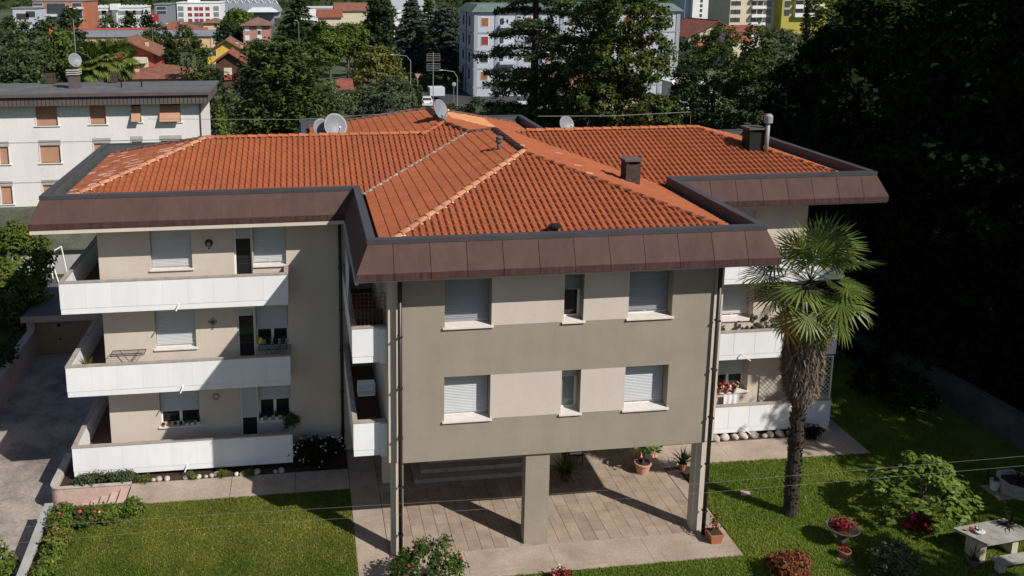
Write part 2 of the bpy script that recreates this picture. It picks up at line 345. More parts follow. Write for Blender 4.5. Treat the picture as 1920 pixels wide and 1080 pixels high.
def broad(name, label, x, y, z0, h, rx, ry, leaf='leaf_mid', cat='tree', group=None, nl=7, ncl=260, per=26, ls=.32, bark='bark', seed=1, low=.28, lobes=None, upb=.25, th=None, shape=None):
    rng = np.random.default_rng(seed); t = thing(name, label, cat, (x, y, z0), group)
    b = Vector((x, y, z0)); ch = h*(1-low)
    if lobes == 'stack':
        lobes = stack(h, rx, low, rng)
    if lobes is None:
        lobes = [(0, 0, h*low+ch*.5, rx*.72, ry*.72, ch*.5)]
        for k in range(nl):
            a = 2*math.pi*k/nl+rng.uniform(-.4, .4); e = rng.uniform(.15, .85); wd = math.sin(math.pi*min(max(e*.8+.12, .05), .95)) if shape is None else shape(e)
            rr = rng.uniform(.30, .46); d = rng.uniform(.45, .72)*wd
            lobes.append((rx*d*math.cos(a), ry*d*math.sin(a), h*low+ch*e*.92, rx*rr, ry*rr, ch*rr*.62))
    sp = ls*.9
    C, N, tn = crown(lobes, ncl, per, (sp, sp, sp*.7), rng, upb=upb)
    brs = [(h*low*.8, (lb[0]*.9, lb[1]*.9, lb[2]), (.03*h)*.35) for lb in lobes[1:8]]
    tk = trunk(MB(), (h*low+ch*.6), th or .028*h, rng, brs); me = tk.mesh('trunk', True)
    o = link('trunk', me, bark); o.parent = t
    o = link('crown', leaf_mesh('crown', C, N, ls*1.25, ls*.8, tn, rng), leaf); o.parent = t; o['kind'] = 'stuff'
    return t
def cedar(name, label, x, y, z0, h, r, leaf='needle_cedar', tiers=14, nb=7, seed=1, z1=.12, ls=.35, group=None, bark='bark', pw=.75, sag=.12, dens=26, flat=.10, cone=1.0, lean=0, th=None, topr=.1, nz=.45):
    rng = np.random.default_rng(seed); t = thing(name, label, 'tree', (x, y, z0), group); Cs = []; Ns = []; ts = []; br = MB()
    for i in range(tiers):
        e = i/(tiers-1); z = h*(z1+(.97-z1)*e); L0 = r*((1-e)**pw*cone+(1-cone))*(1 if e < .97 else .5)+topr*r
        for k in range(nb):
            a = 2*math.pi*(k+rng.uniform(-.35, .35))/nb+i*1.9; L = L0*rng.uniform(.62, 1.1); zz = z+rng.uniform(-.5, .5)*h/tiers
            d = np.array([math.cos(a), math.sin(a), 0]); sd = np.array([-d[1], d[0], 0]); m = int(dens*(.4+L/r))
            u = rng.random(m)**.6; wv = L*.26*(1.05-u)*1.2+.05*r
            P = d*(u*L)[:, None]+sd*(rng.normal(size=m)*wv*.6)[:, None]; P[:, 2] = zz-sag*L*u**2*1.2+rng.normal(size=m)*flat*(.5+.05*L)+.04*L*u
            Cs.append(P); N = rng.normal(size=(m, 3))*nz+np.array([0, 0, 1])+d*.15; Ns.append(N); ts.append(np.clip(rng.random()*.5+rng.random(m)*.5, 0, 1))
            if L > .25*r: br.tube([(0, 0, zz), tuple(d*L*.45+np.array([0, 0, zz-sag*L*.1])), tuple(d*L*.9+np.array([0, 0, zz-sag*L]))], [.012*h*(1-e*.7)*.55, .006*h*(1-e*.6), .004], 5)
    C = np.concatenate(Cs); N = np.concatenate(Ns); tn = np.concatenate(ts)
    tr = th or .02*h; br.tube([(0, 0, 0), (0, 0, h*.3), (0, 0, h*.7), (0, 0, h*.98)], [tr*1.2, tr, tr*.55, .03], 8)
    o = link('trunk', br.mesh('trunk', True), bark); o.parent = t
    o = link('crown', leaf_mesh('crown', C, N, ls*1.5, ls*.55, tn, rng, droop=0), leaf); o.parent = t; o['kind'] = 'stuff'
    return t
def bush(name, label, x, y, z0, h, rx, ry, leaf='leaf_mid', ls=.09, ncl=120, per=22, seed=1, cat='shrub', group=None, nl=5, flowers=None, fsize=.05, nf=0, part='foliage'):
    rng = np.random.default_rng(seed); t = thing(name, label, cat, (x, y, z0), group)
    lobes = [(0, 0, h*.5, rx*.8, ry*.8, h*.5)]+[(rx*.55*math.cos(a), ry*.55*math.sin(a), h*rng.uniform(.35, .7), rx*.45, ry*.45, h*.32) for a in [2*math.pi*k/nl+rng.uniform(-.3, .3) for k in range(nl)]]
    C, N, tn = crown(lobes, ncl, per, (ls*.9, ls*.9, ls*.8), rng, shell=.6, upb=.35); C[:, 2] = np.abs(C[:, 2])
    st = MB()
    for k in range(5): a = rng.uniform(0, 6.28); st.tube([(0, 0, 0), (rx*.3*math.cos(a), ry*.3*math.sin(a), h*.45), (rx*.55*math.cos(a), ry*.55*math.sin(a), h*.8)], [.02+.01*h, .015, .006], 5)
    o = link('stem', st.mesh('stem'), 'bark'); o.parent = t
    o = link(part, leaf_mesh(part, C, N, ls*1.3, ls*.8, tn, rng), leaf); o.parent = t; o['kind'] = 'stuff'
    if flowers:
        idx = rng.choice(len(C), nf, replace=False); 
        f = MB()
        for i in idx:
            P = C[i]; nrm = P/np.array([rx, ry, h]); P = P+nrm/np.linalg.norm(nrm)*ls*.8
            if nf <= 8: o = MB().blob(P, (fsize, fsize, fsize*.8), 6, 4, .25).build('flower', flowers); o.parent = t
            else: f.blob(P, (fsize, fsize, fsize*.8), 6, 4, .25)
        if nf > 8: o = f.build('flowers', flowers); o.parent = t; o['kind'] = 'stuff'
    return t
# ---------------------------------------------------------------- ground, lawns, paths
WY, BY = 6.58, 5.62                     # wing wall plane, balcony front plane
LOT = [(-11.25, -40), (60, -40), (60, 24.5), (-11.5, 24.5), (-11.5, 5.22), (-9.02, 5.22), (-9.02, 4.1), (-11.25, 4.1)]
g = MB(); g.add([(-3000, -200, -1.06), (3000, -200, -1.06), (3000, 4000, -1.06), (-3000, 4000, -1.06)], [(0, 1, 2, 3)]); struct('ground', g, 'terrain')
g = MB(); g.prism(LOT, -1.0, -.012); struct('garden_ground', g, 'soil')
g = MB(); g.add([(-15.6, -40, -1.0), (-10, -40, -1.0), (-10, 20, -1.0), (-16.3, 20, -1.0)], [(0, 1, 2, 3)]); struct('driveway', g, 'drive')
def lawn(name, poly, z, m, gm, dens, seed, lab, gh=.042, clip=None):
    g = MB(); n = len(poly); g.add([(x, y, z) for x, y in poly], [tuple(range(n))]); struct(name, g, m)
    rng = np.random.default_rng(seed); P = np.array(poly); lo = P.min(0); hi = P.max(0)
    if clip: lo = np.maximum(lo, clip[0]); hi = np.minimum(hi, clip[1])
    k = int(dens*np.prod(hi-lo)); q = rng.uniform(lo, hi, (k, 2)); ins = np.zeros(k, bool); j = n-1
    for i in range(n):
        (xi, yi), (xj, yj) = poly[i], poly[j]; c = ((yi > q[:, 1]) != (yj > q[:, 1])) & (q[:, 0] < (xj-xi)*(q[:, 1]-yi)/(yj-yi+1e-12)+xi); ins ^= c; j = i
    q = q[ins]; k = len(q); a = rng.uniform(0, 6.28, k); hh = gh*rng.uniform(.5, 1.4, k); ln = rng.normal(size=(k, 2))*.5*hh[:, None]; wv = np.stack([np.cos(a), np.sin(a)], 1)*(.011*rng.uniform(.7, 1.6, k))[:, None]
    V = np.zeros((k, 4, 3)); V[:, 0, :2] = q-wv; V[:, 1, :2] = q+wv; V[:, 2, :2] = q+ln+wv*.4; V[:, 3, :2] = q+ln-wv*.4; V[:, :2, 2] = z; V[:, 2:, 2] = (z+hh)[:, None]
    pt = np.zeros(k)
    for f_, am in ((.55, .5), (1.2, .4), (2.7, .3), (6.1, .3)):
        for _ in range(3): dv = rng.normal(size=2)*f_; pt += am*.6*np.sin(q @ dv+rng.uniform(0, 6.28))
    o = link('grass', quads('grass', V.reshape(-1, 3), np.clip(.42+.24*pt+rng.normal(size=k)*.2, 0, 1)), gm); tag(o, lab, 'grass'); o['kind'] = 'stuff'
LL = [(-11.1, -6), (-1.42, -6), (-1.42, 3.88), (-9.0, 3.88), (-9.05, 4.08), (-11.2, 4.08)]
lawn('lawn', LL, -.004, 'lawn', 'grass', 2600, 3, 'short mown grass of the sunlit lawn left of the portico', clip=((-11.3, -1.6), (0, 4)))
LR = [(-1.42, -6), (40, -6), (40, 24), (18.4, 24), (18.15, 3.78), (11.9, 3.9), (10.55, 3.2), (10.47, -1.3), (1.2, -1.33), (1.2, -2.5), (-1.42, -2.5)]
lawn('lawn_right', LR, -.004, 'lawn_fresh', 'grass_fresh', 2000, 4, 'mown grass of the shaded garden lawn around the palm', clip=((1.5, -4.2), (22, 9)), gh=.05)
rg = random.Random(12); g = MB()
for i in range(90):
    x, y = rg.gauss(-6.6, 2.2), rg.gauss(.9, 1.3)
    if -10 < x < -1.6 and y < 3.6: g.blob((x, y, .045), (.014, .014, .01), 5, 3, .2, rg)
o = g.build('dandelions', 'yellow_flower', kind='stuff'); tag(o, 'tiny yellow flowers scattered over the left lawn', 'flowers')
# concrete aprons, laid as slabs that butt at their joints
pv = MB()
def slab(x0, x1, y0, y1, z=.004): return MB().box(x0, x1, y0, y1, -.2, z)
g = MB().box(-1.4, 10.45, -1.3, 6.5, -.3, -.006); ap = struct('portico_apron', g, 'joint')
for (x0, x1, y0, y1) in ((-1.4, -.42, -2.4, -.2), (-1.4, -.42, -.19, 3.0), (-1.4, -.42, 3.01, 6.5), (-.41, 1.9, -1.3, -.01), (1.91, 4.6, -1.3, -.01), (4.61, 7.6, -1.3, -.01), (7.61, 10.45, -1.3, -.01), (10.0, 10.45, 0, 3.6)):
    slab(x0, x1, y0, y1).build('concrete_slab', 'concrete', ap)
g = MB().box(-9.0, -1.42, 3.92, 5.16, -.3, -.008); ap2 = struct('side_path', g, 'joint')
for (x0, x1) in ((-9.0, -5.55), (-5.53, -3.32), (-3.30, -1.42)): slab(x0, x1, 3.9, 5.18, .03).build('concrete_slab', 'concrete', ap2)
g = MB().box(10.5, 18.05, 3.85, 5.3, -.3, -.008); ap3 = struct('garden_path', g, 'joint')
for (x0, x1) in ((9.95, 12.7), (12.71, 15.4), (15.41, 17.0)): slab(x0, x1, 3.82, 5.3).build('concrete_slab', 'concrete', ap3)
MB().prism([(17.01, 3.82), (18.12, 3.74), (18.3, 12), (17.01, 12)], -.2, .004).build('concrete_slab', 'concrete', ap3)
# paved portico floor, one object for each paver
pm = MB().box(0, .402, 0, .492, -.05, .012).mesh('paver')
pf = struct('patio', MB().box(-.42, 9.98, 0, 6.55, -.2, -.002), 'joint')
for i in range(25):
    for j in range(12):
        x, y = -.4+i*.415, .005+j*.5
        o = link('paver', pm, 'paver', pf); o.location = (x, y, random.Random(i*31+j).uniform(-.003, .003))
pf2 = MB().box(-.4, 9.95, -.03, -.004, -.1, .02).build('paving_edge', 'coping', pf)

# ---------------------------------------------------------------- the apartment house
HOUSE = thing('apartment_house', 'beige and taupe apartment house with orange tiled hip roofs and brown fascia', 'apartment building', (4.5, 8, 0))
FW = [(1.26, 2.66), (4.86, 5.46), (6.86, 8.24)]; ROWS = [(7.40, 8.86), (4.42, 5.84)]
holes = [(a, b, c, d) for a, b in FW for c, d in ROWS]
wall_xz(MB(), 0, 9.57, 3.14, 9.2, 0, .62, holes).build('front_wall', 'taupe', HOUSE)
for c, d in ((7.40, 9.2), (4.43, 5.83)):
    MB().box(2.66, 4.86, -.006, .02, c, d).build('pale_band', 'band', HOUSE); MB().box(5.46, 6.86, -.006, .02, c, d).build('pale_band', 'band', HOUSE)
for x0, x1, x2, x3 in ((-.4, -.002, -.4, -.1), (9.572, 9.89, 9.6, 9.89)):
    MB().box(x0, x1, .07, .34, 3.14, 9.2).build('corner_strip', 'beige', HOUSE); MB().box(x2, x3, .342, 6.56, 3.14, 9.2).build('side_wall', 'beige', HOUSE)
MB().box(-.36, 9.85, .345, 7.0, 3.16, 3.42).build('portico_ceiling', 'soffit', HOUSE)
for x0, x1, y0, y1 in ((-.33, .03, .1, .45), (3.84, 4.6, .1, .5), (9.36, 9.7, .1, .45), (-.25, .16, 4.1, 4.5), (5.9, 6.3, 4.3, 4.7), (9.3, 9.7, 4.3, 4.7)):
    MB().box(x0, x1, y0, y1, 0, 3.16).build('column', 'taupe' if x0 > 3 and x0 < 4 else 'beige', HOUSE)
st = MB()
for k in range(3): MB().box(.86+.28*k, 5.35-.1*k, 3.92+.34*k, 6.55, .165*k+.012, .165*(k+1)).build('step', 'marble' if False else 'coping', HOUSE)
LW = [(-8.16, -6.74), (-5.28, -4.64), (-4.60, -3.44)]
RZ = [(7.40, 8.84), (4.42, 5.84), (1.40, 2.84)]
hl = []
for z0, z1 in RZ: hl += [(LW[0][0], LW[0][1], z0, z1), (LW[1][0], LW[1][1], z0-.98, z1), (LW[2][0], LW[2][1], z0, z1)]
wall_xz(MB(), -9.93, -.42, -.3, 9.2, WY, WY+.34, hl).build('left_wing_wall', 'beige', HOUSE)
hr = [(13.25, 14.55, z0, z1) for z0, z1 in RZ]
wall_xz(MB(), 9.92, 16.5, -.3, 9.2, WY, WY+.60, hr).build('right_wing_wall', 'beige', HOUSE)
o = MB(); o.box(-9.93, -9.6, WY+.345, 15.0, -1, 9.2).box(16.17, 16.5, WY+.605, 15.0, -1, 9.2).box(-9.59, -1.3, 14.7, 15.0, -1, 9.2).box(7.6, 16.16, 14.7, 15.0, -1, 9.2).box(-1.3, -1.0, 15.01, 20.5, -1, 9.2).box(7.3, 7.6, 15.01, 20.5, -1, 9.2).box(-.99, 7.29, 20.2, 20.5, -1, 9.2)
o.build('rear_wall', 'beige', HOUSE)
wall_xz(MB(), -.41, 9.91, 0, 3.155, 6.6, 6.9, [(2.2, 4.2, .5, 2.7)]).build('entrance_wall', 'beige', HOUSE)
d = MB().box(2.2, 4.2, 6.7, 6.76, .5, 2.7).build('entrance_door', 'glass', HOUSE)
MB().box(2.2, 2.28, 6.66, 6.7, .5, 2.7).box(4.12, 4.2, 6.66, 6.7, .5, 2.7).box(3.16, 3.24, 6.66, 6.7, .5, 2.7).build('door_frame', 'dark_metal', d)

def shutter(mb, x0, x1, z0, z1, y, p=.05):
    n = max(1, int((z1-z0)/p)); p = (z1-z0)/n
    for i in range(n):
        a = z0+i*p; mb.add([(x0, y+.006, a), (x1, y+.006, a), (x1, y-.008, a+p*.5), (x0, y-.008, a+p*.5), (x1, y+.004, a+p*.92), (x0, y+.004, a+p*.92), (x1, y+.014, a+p), (x0, y+.014, a+p)], [(0, 1, 2, 3), (3, 2, 4, 5), (5, 4, 6, 7)])
    mb.box(x0, x1, y-.012, y+.02, z0-.045, z0)
    return mb
def window(parent, x0, x1, z0, z1, y, zs, sash=2, sill=True, rec=.20, sw=.06, sm='marble', shm='shutter', fm='frame', pane='glass', sill_drop=.03):
    yy = y+rec; f = MB(); t = .06
    f.box(x0, x0+t, yy, yy+.07, z0, z1); f.box(x1-t, x1, yy, yy+.07, z0, z1); f.box(x0+t, x1-t, yy, yy+.07, z0, z0+t); f.box(x0+t, x1-t, yy, yy+.07, z1-t, z1)
    if sash == 2: f.box((x0+x1)/2-.05, (x0+x1)/2+.05, yy, yy+.07, z0+t, z1-t)
    w_ = f.build('window', fm, parent)
    MB().box(x0+t, x1-t, yy+.03, yy+.045, z0+t, z1-t).build('pane', pane, w_)
    if zs < z1: shutter(MB(), x0+.015, x1-.015, zs, z1, yy-.05).build('shutter', shm, w_)
    if sill: MB().box(x0-sw, x1+sw, y-.07, y, z0-.045, z0-sill_drop+.03).box(x0+.002, x1-.002, y, yy, z0+.002, z0+.008).build('sill', sm, w_)
    return w_
# front windows: (shutter bottoms)
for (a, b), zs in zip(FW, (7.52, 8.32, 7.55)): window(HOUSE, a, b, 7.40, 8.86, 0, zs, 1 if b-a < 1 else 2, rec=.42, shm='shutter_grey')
for (a, b), zs in zip(FW, (4.56, 5.52, 4.57)): window(HOUSE, a, b, 4.42, 5.84, 0, zs, 1 if b-a < 1 else 2, rec=.42, pane='pane_pale' if b-a < 1 else 'glass')
for k, (z0, z1) in enumerate(RZ):
    window(HOUSE, *LW[0], z0, z1, WY, (z0+.12, z0+.14, z0+.56)[k], 2, rec=.22)
    window(HOUSE, *LW[2], z0, z1, WY, (z0+.14, z0+.56, z0+.80)[k], 2, rec=.22, sw=.02)
    x0, x1 = LW[1]; f = MB(); zb = z0-.98
    f.box(x0, x0+.07, WY+.08, WY+.16, zb, z1).box(x1-.05, x1, WY+.08, WY+.16, zb, z1).box(x0+.07, x1-.05, WY+.08, WY+.16, z1-.06, z1)
    dr = f.build('balcony_door', 'frame', HOUSE)
    MB().box(x0+.07, x1-.05, WY+.12, WY+.14, zb, z1-.06).build('pane', 'glass', dr)
    if k < 2: MB().box(x0+.07, x1-.05, WY+.10, WY+.118, z0-.10+.14, z0-.06+.14).build('rail', 'dark_metal', dr)
    zs = (z1-.38, z1-.28, z0+.17)[k]; shutter(MB(), x0+.075, x1-.055, zs, z1-.065, WY+.07).build('shutter', 'shutter', dr)
    window(HOUSE, 13.25, 14.55, z0, z1, WY, (z0+.10, z0+.16, z0+.62)[k], 2, rec=.42)

# balconies -------------------------------------------------------
def rng_split(a, b, p):
    n = max(1, round((b-a)/p)); return [(a+(b-a)*i/n, a+(b-a)*(i+1)/n) for i in range(n)]
def balcony(x0, x1, yf, yb, zb, zt, wrap=None, gap=.006, pw=.86, side=None, panel='white_panel', slabx=None):
    "slab with parapets: front along x, returns at the ends; wrap = ('l' or 'r', wall x, far y) carries the slab round the corner"
    s = MB(); band = .19
    s.box(x0+.012, x1-.012, yf+.012, yb, zb, zb+band)
    if wrap:
        sd, wx, ye = wrap
        if sd == 'l': s.box(x0+.012, wx, yb+.001, ye, zb, zb+band)
        else: s.box(wx, x1-.012, yb+.001, ye, zb, zb+band)
    b = s.build('balcony', 'white_panel', HOUSE)
    pt = zt-.05; T = .10
    core = MB(); core.box(x0+.02, x1-.02, yf+.02, yf+T, zb+band+.001, pt-.001)
    ends = []
    if wrap and wrap[0] == 'l': ends = [('l', wrap[2]), ('r', yb)]
    elif wrap and wrap[0] == 'r': ends = [('r', wrap[2]), ('l', yb)]
    else: ends = [('l', yb), ('r', yb)]
    if side: ends = side
    for sd, ye in ends:
        xa = (x0+.02, x0+T) if sd == 'l' else (x1-T, x1-.02); core.box(*xa, yf+T+.001, ye-.003, zb+band+.001, pt-.001)
    core.build('parapet', 'white_panel', b)
    for a, c in rng_split(x0, x1, pw): MB().box(a+gap, c-gap, yf, yf+.019, zb+band+.012, pt).build('panel', panel, b)
    for sd, ye in ends:
        for a, c in rng_split(yf+.02, ye-.003, pw):
            xa = (x0, x0+.019) if sd == 'l' else (x1-.019, x1); MB().box(*xa, a+gap, c-gap, zb+band+.012, pt).build('panel', panel, b)
    cp = MB(); cp.box(x0-.015, x1+.015, yf-.015, yf+T+.04, pt+.001, zt)
    for sd, ye in ends:
        xa = (x0-.015, x0+T+.04) if sd == 'l' else (x1-T-.04, x1+.015); cp.box(*xa, yf+T+.041, ye-.003, pt+.001, zt)
    cp.build('coping', 'coping', b)
    fl = MB().box(x0+T+.01, x1-(T+.01 if any(q[0] == 'r' for q in ends) else .01), yf+T+.01, yb-.01, zb+band+.002, zb+band+.012)
    if wrap: fl.box(*((x0+T+.01, wrap[1]-.01) if wrap[0] == 'l' else (wrap[1]+.01, x1-T-.01)), yb-.009, wrap[2]-.01, zb+band+.002, zb+band+.012)
    fl.build('floor', 'floor_tile', b)
    return b
for z in (6.24, 3.20, .17):
    b = balcony(-11.07, -3.38, BY, WY, z, z+1.15, ('l', -9.93, 12.5), gap=.0015)
    MB().tube([(-7.15, BY+.02, z+.21), (-7.15, BY-.1, z+.16), (-7.22, BY-.2, z+.02)], .022, 6).build('spout', 'frame', b)
for z in (6.24, 3.20, .17):
    b = balcony(9.95, 17.57, BY, WY, z, z+1.15, ('r', 16.5, 12.5), gap=.006)
    x = 13.65 if z > 1 else 13.9
    MB().tube([(x, BY+.02, z+.2), (x, BY-.12, z+.24), (x+.25, BY-.3, z+.06)], .02, 6).build('spout', 'frame', b)
for z in (6.2, 3.17):
    b = balcony(-1.44, -.41, .5, 6.5, z, z+1.14, None, gap=.004, pw=1.0, side=[('l', 6.5)])
    MB().box(-.62, -.41, .38, .499, z+.02, z+1.08).build('pier', 'white_panel', b)
    
# eaves: outline of the gutter line, offset outwards for the sloping fascia
OUT = [(-1.01, -.63), (10.73, -.63), (10.73, 5.92), (18.72, 5.92), (18.72, 15.9), (8.99, 15.9), (8.99, 22.0), (-2.81, 22.0), (-2.81, 15.9), (-11.53, 15.9), (-11.53, 5.92), (-1.01, 5.92)]
def offs(poly, d):
    n = len(poly); r = []
    for i in range(n):
        (ax, ay), (bx, by), (cx, cy) = poly[i-1], poly[i], poly[(i+1) % n]
        n1 = (by-ay, -(bx-ax)); l1 = math.hypot(*n1); n2 = (cy-by, -(cx-bx)); l2 = math.hypot(*n2)
        r.append((bx+d*(n1[0]/l1+n2[0]/l2), by+d*(n1[1]/l1+n2[1]/l2)))
    return r
ring0, ring1 = offs(OUT, .0), offs(OUT, .35)
MB().prism(offs(OUT, .30), 9.205, 9.235).build('eaves_soffit', 'soffit', HOUSE)
def ringwall(mb, inner, outer, z0, z1):
    n = len(inner)
    for i in range(n):
        j = (i+1) % n; mb.hexa([(*outer[i], z0), (*outer[j], z0), (*inner[j], z0), (*inner[i], z0)], [(*outer[i], z1), (*outer[j], z1), (*inner[j], z1), (*inner[i], z1)])
    return mb
core = MB(); inn = offs(OUT, -.2); n = len(OUT); o1 = offs(OUT, .30); o0 = offs(OUT, -.03)
for i in range(n):
    j = (i+1) % n; core.hexa([(*o1[i], 9.25), (*o1[j], 9.25), (*inn[j], 9.25), (*inn[i], 9.25)], [(*o0[i], 10.2), (*o0[j], 10.2), (*inn[j], 10.2), (*inn[i], 10.2)])
core.build('parapet_core', 'black', HOUSE)
fas = MB(); fo = offs(OUT, .31); 
for i in range(n):
    j = (i+1) % n; fas.hexa([(*fo[i], 9.236), (*fo[j], 9.236), (*inn[j], 9.236), (*inn[i], 9.236)], [(*fo[i], 9.249), (*fo[j], 9.249), (*inn[j], 9.249), (*inn[i], 9.249)])
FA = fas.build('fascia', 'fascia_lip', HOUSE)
def fascia_edge(i, pw, gap, m):
    j = (i+1) % n; t0, t1 = Vector(ring0[i]), Vector(ring0[j]); b0, b1 = Vector(ring1[i]), Vector(ring1[j]); L = (b1-b0).length; k = max(1, round(L/pw)); dirv = (b1-b0)/L; nv = Vector((dirv.y, -dirv.x))
    rr = random.Random(i)
    for q in range(k):
        s0, s1 = L*q/k+(gap if q else 0), L*(q+1)/k-(gap if q < k-1 else 0); v = []
        for (off, z) in ((.0, 10.23), (.345, 9.475), (.352, 9.46), (.345, 9.252), (.315, 9.252), (.315, 9.45), (-.03, 10.19)):
            for s in (s0, s1):
                a = 0 if s > 0 else None
                # corner mitre: slide the end along the edge with the outward offset
                sg0 = (t0-b0).dot(dirv); sg1 = (t1-b1).dot(dirv); p = b0+dirv*s+nv*(off-.35); e = (1-off/.35)
                if q == 0 and s == s0: p = p+dirv*sg0*e
                if q == k-1 and s == s1: p = p+dirv*sg1*e
                v.append((p.x, p.y, z+rr.uniform(-.003, .003)))
        fs = [(2*a, 2*a+2, 2*a+3, 2*a+1) for a in range(6)]+[(0, 1, 13, 12)]+[tuple(range(0, 14, 2))[::-1], tuple(range(1, 14, 2))]
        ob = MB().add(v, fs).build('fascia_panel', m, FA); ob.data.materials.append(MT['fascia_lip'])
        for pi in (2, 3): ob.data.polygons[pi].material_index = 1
for i in range(n):
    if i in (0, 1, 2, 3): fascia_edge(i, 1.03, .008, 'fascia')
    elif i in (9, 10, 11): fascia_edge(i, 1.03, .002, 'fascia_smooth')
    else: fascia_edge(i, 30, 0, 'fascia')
# cream edge board under the left wing's fascia
a, b_ = offs(OUT, .335), offs(OUT, .15)
MB().box(-11.86, -1.37, 5.60, 5.75, 9.10, 9.23).box(-11.86, -11.7, 5.751, 15.9, 9.10, 9.23).box(-1.40, -1.30, -.85, 5.595, 9.12, 9.23).build('eaves_board', 'cream_edge', HOUSE)
ci, co = offs(OUT, -.22), offs(OUT, .025)
cp = ringwall(MB(), ci, co, 10.30, 10.345); ringwall(cp, offs(OUT, .0), co, 10.215, 10.2995); CAPO = cp.build('parapet_cap', 'cap', HOUSE)
iw = ringwall(MB(), offs(OUT, -.215), offs(OUT, -.19), 9.80, 10.295); iw.build('parapet_lining', 'cap_inner', HOUSE)
MB().prism(offs(OUT, -.216), 9.78, 9.80).build('gutter_floor', 'gutter', HOUSE)

# ---------------------------------------------------------------- tiled roofs
SL, ZE = .30, 9.93
RECT = {'A': (-11.08, 18.27, 6.37, 15.45), 'B': (-.56, 10.28, -.18, 15.40), 'C': (-2.36, 8.54, 6.37, 21.55)}
def rz(k, x, y):
    x0, x1, y0, y1 = RECT[k]; return ZE+SL*min(x-x0, x1-x, y-y0, y1-y)
def facets(k):
    x0, x1, y0, y1 = RECT[k]; w_, d_ = x1-x0, y1-y0
    if w_ > d_: h = d_/2; r0, r1 = (x0+h, y0+h), (x1-h, y0+h); F = [((x0, y0), (x1, y0), r1, r0), ((x1, y1), (x0, y1), r0, r1)]; T = [((x1, y0), (x1, y1), r1), ((x0, y1), (x0, y0), r0)]
    else: h = w_/2; r0, r1 = (x0+h, y0+h), (x0+h, y1-h); F = [((x1, y0), (x1, y1), r1, r0), ((x0, y1), (x0, y0), r0, r1)]; T = [((x0, y0), (x1, y0), r0), ((x1, y1), (x0, y1), r1)]
    return F+T, (r0, r1)
un = MB()
for k in RECT:
    for poly in facets(k)[0]: un.add([(x, y, rz(k, x, y)-.035-(.02 if k == 'C' else 0)) for x, y in poly], [tuple(range(len(poly)))])
ROOF = un.build('roof', 'underlay', HOUSE)
TW, TL = .212, .335
prof = [(0, .004), (.075, .0), (.088, .036), (.122, .070), (.170, .064), (.200, .028), (.216, .004)]
def tile_geo():
    v = []; 
    for t, lift in ((-.035, .042), (TL, .0)):
        for s, z in prof: v.append((s, t, z+lift))
    m_ = len(prof)
    for s, z in prof: v.append((s, -.035, z-.004))
    f = [(i, i+1, m_+i+1, m_+i) for i in range(m_-1)]+[(2*m_+i, 2*m_+i+1, i+1, i) for i in range(m_-1)]
    return v, f
TV, TF = tile_geo(); TVn = np.array(TV)
single = []; fields = {'tile': MB(), 'tile_old': MB(), 'tile_new': MB()}
trng = random.Random(5)
for k in RECT:
    for fi, poly in enumerate(facets(k)[0]):
        p0, p1 = Vector(poly[0]), Vector(poly[1]); L = (p1-p0).length; e = (p1-p0)/L; up = Vector((-e.y, e.x)); top = max((Vector(q)-p0).dot(up) for q in poly)
        if k == 'A' and fi == 1 or k == 'C' and fi == 3: continue          # faces turned away from every view
        inside = lambda q: all(((Vector(poly[(i+1) % len(poly)])-Vector(poly[i])).x*(q.y-poly[i][1])-(Vector(poly[(i+1) % len(poly)])-Vector(poly[i])).y*(q.x-poly[i][0])) > -1e-4 for i in range(len(poly)))
        edge = MB(); ni = int(L/TW)+1; nj = int(top/TL)+1
        for j in range(nj):
            for i in range(-1, ni):
                s, t = i*TW, j*TL; cs = [p0+e*(s+a)+up*(t+b) for a, b in ((0, 0), (TW, 0), (TW, TL), (0, TL))]; inn_ = [inside(c) for c in cs]
                if not any(inn_): continue
                cc = (cs[0]+cs[2])/2
                if k == 'C' and fi in (0, 1) and cc.y < 10.85: continue
                if max(rz(q, cc.x, cc.y) for q in RECT if q != k) > rz(k, cc.x, cc.y)+.012: continue
                if k == 'C' and fi == 2 and all(c.y < RECT['A'][2]+4.45 for c in cs): continue
                jz = trng.uniform(-.004, .004); o0 = p0+e*s+up*t; z0 = ZE+SL*t
                ce = o0+e*.1+up*.17; mname = 'tile'
                if k == 'A' and fi == 3 or (k == 'B' and fi == 0 and trng.random() < .06): mname = 'tile_old'
                if k == 'C' and fi == 0 and 14.6+(4.6-t)*.35 < ce.y < 16.6+(4.6-t)*.95 and 2.1 < t < 4.5: mname = 'tile_new'
                if k == 'B' and fi == 1: mname = 'tile'
                V = [(o0.x+e.x*a+up.x*b, o0.y+e.y*a+up.y*b, z0+SL*b+c+jz) for a, b, c in TV]
                tt = trng.random()
                if k == 'B' and fi == 2 and all(inn_): single.append((o0, z0, jz, t)); continue
                if all(inn_): fields[mname].add(V, TF, tt)
                else: edge.add(V, TF, tt)
        if edge.v:
            bm = bmesh.new(); me = edge.mesh('x'); bm.from_mesh(me)
            for i in range(len(poly)):
                a, b_ = Vector(poly[i]), Vector(poly[(i+1) % len(poly)]); d_ = b_-a
                if i == 0: continue
                bmesh.ops.bisect_plane(bm, geom=bm.verts[:]+bm.edges[:]+bm.faces[:], plane_co=(a.x, a.y, 0), plane_no=(d_.y, -d_.x, 0), clear_outer=True)
            bm.verts.ensure_lookup_table(); bm.verts.index_update(); ly = bm.faces.layers.float.get('tint')
            mname = 'tile_old' if k == 'A' and fi == 3 else 'tile'; base = len(fields[mname].v); fields[mname].v += [tuple(v.co) for v in bm.verts]
            for f in bm.faces: fields[mname].f.append(tuple(base+v.index for v in f.verts)); fields[mname].t.append(f[ly] if ly else .5)
            bm.free(); bpy.data.meshes.remove(me)
single.sort(key=lambda q: q[3])
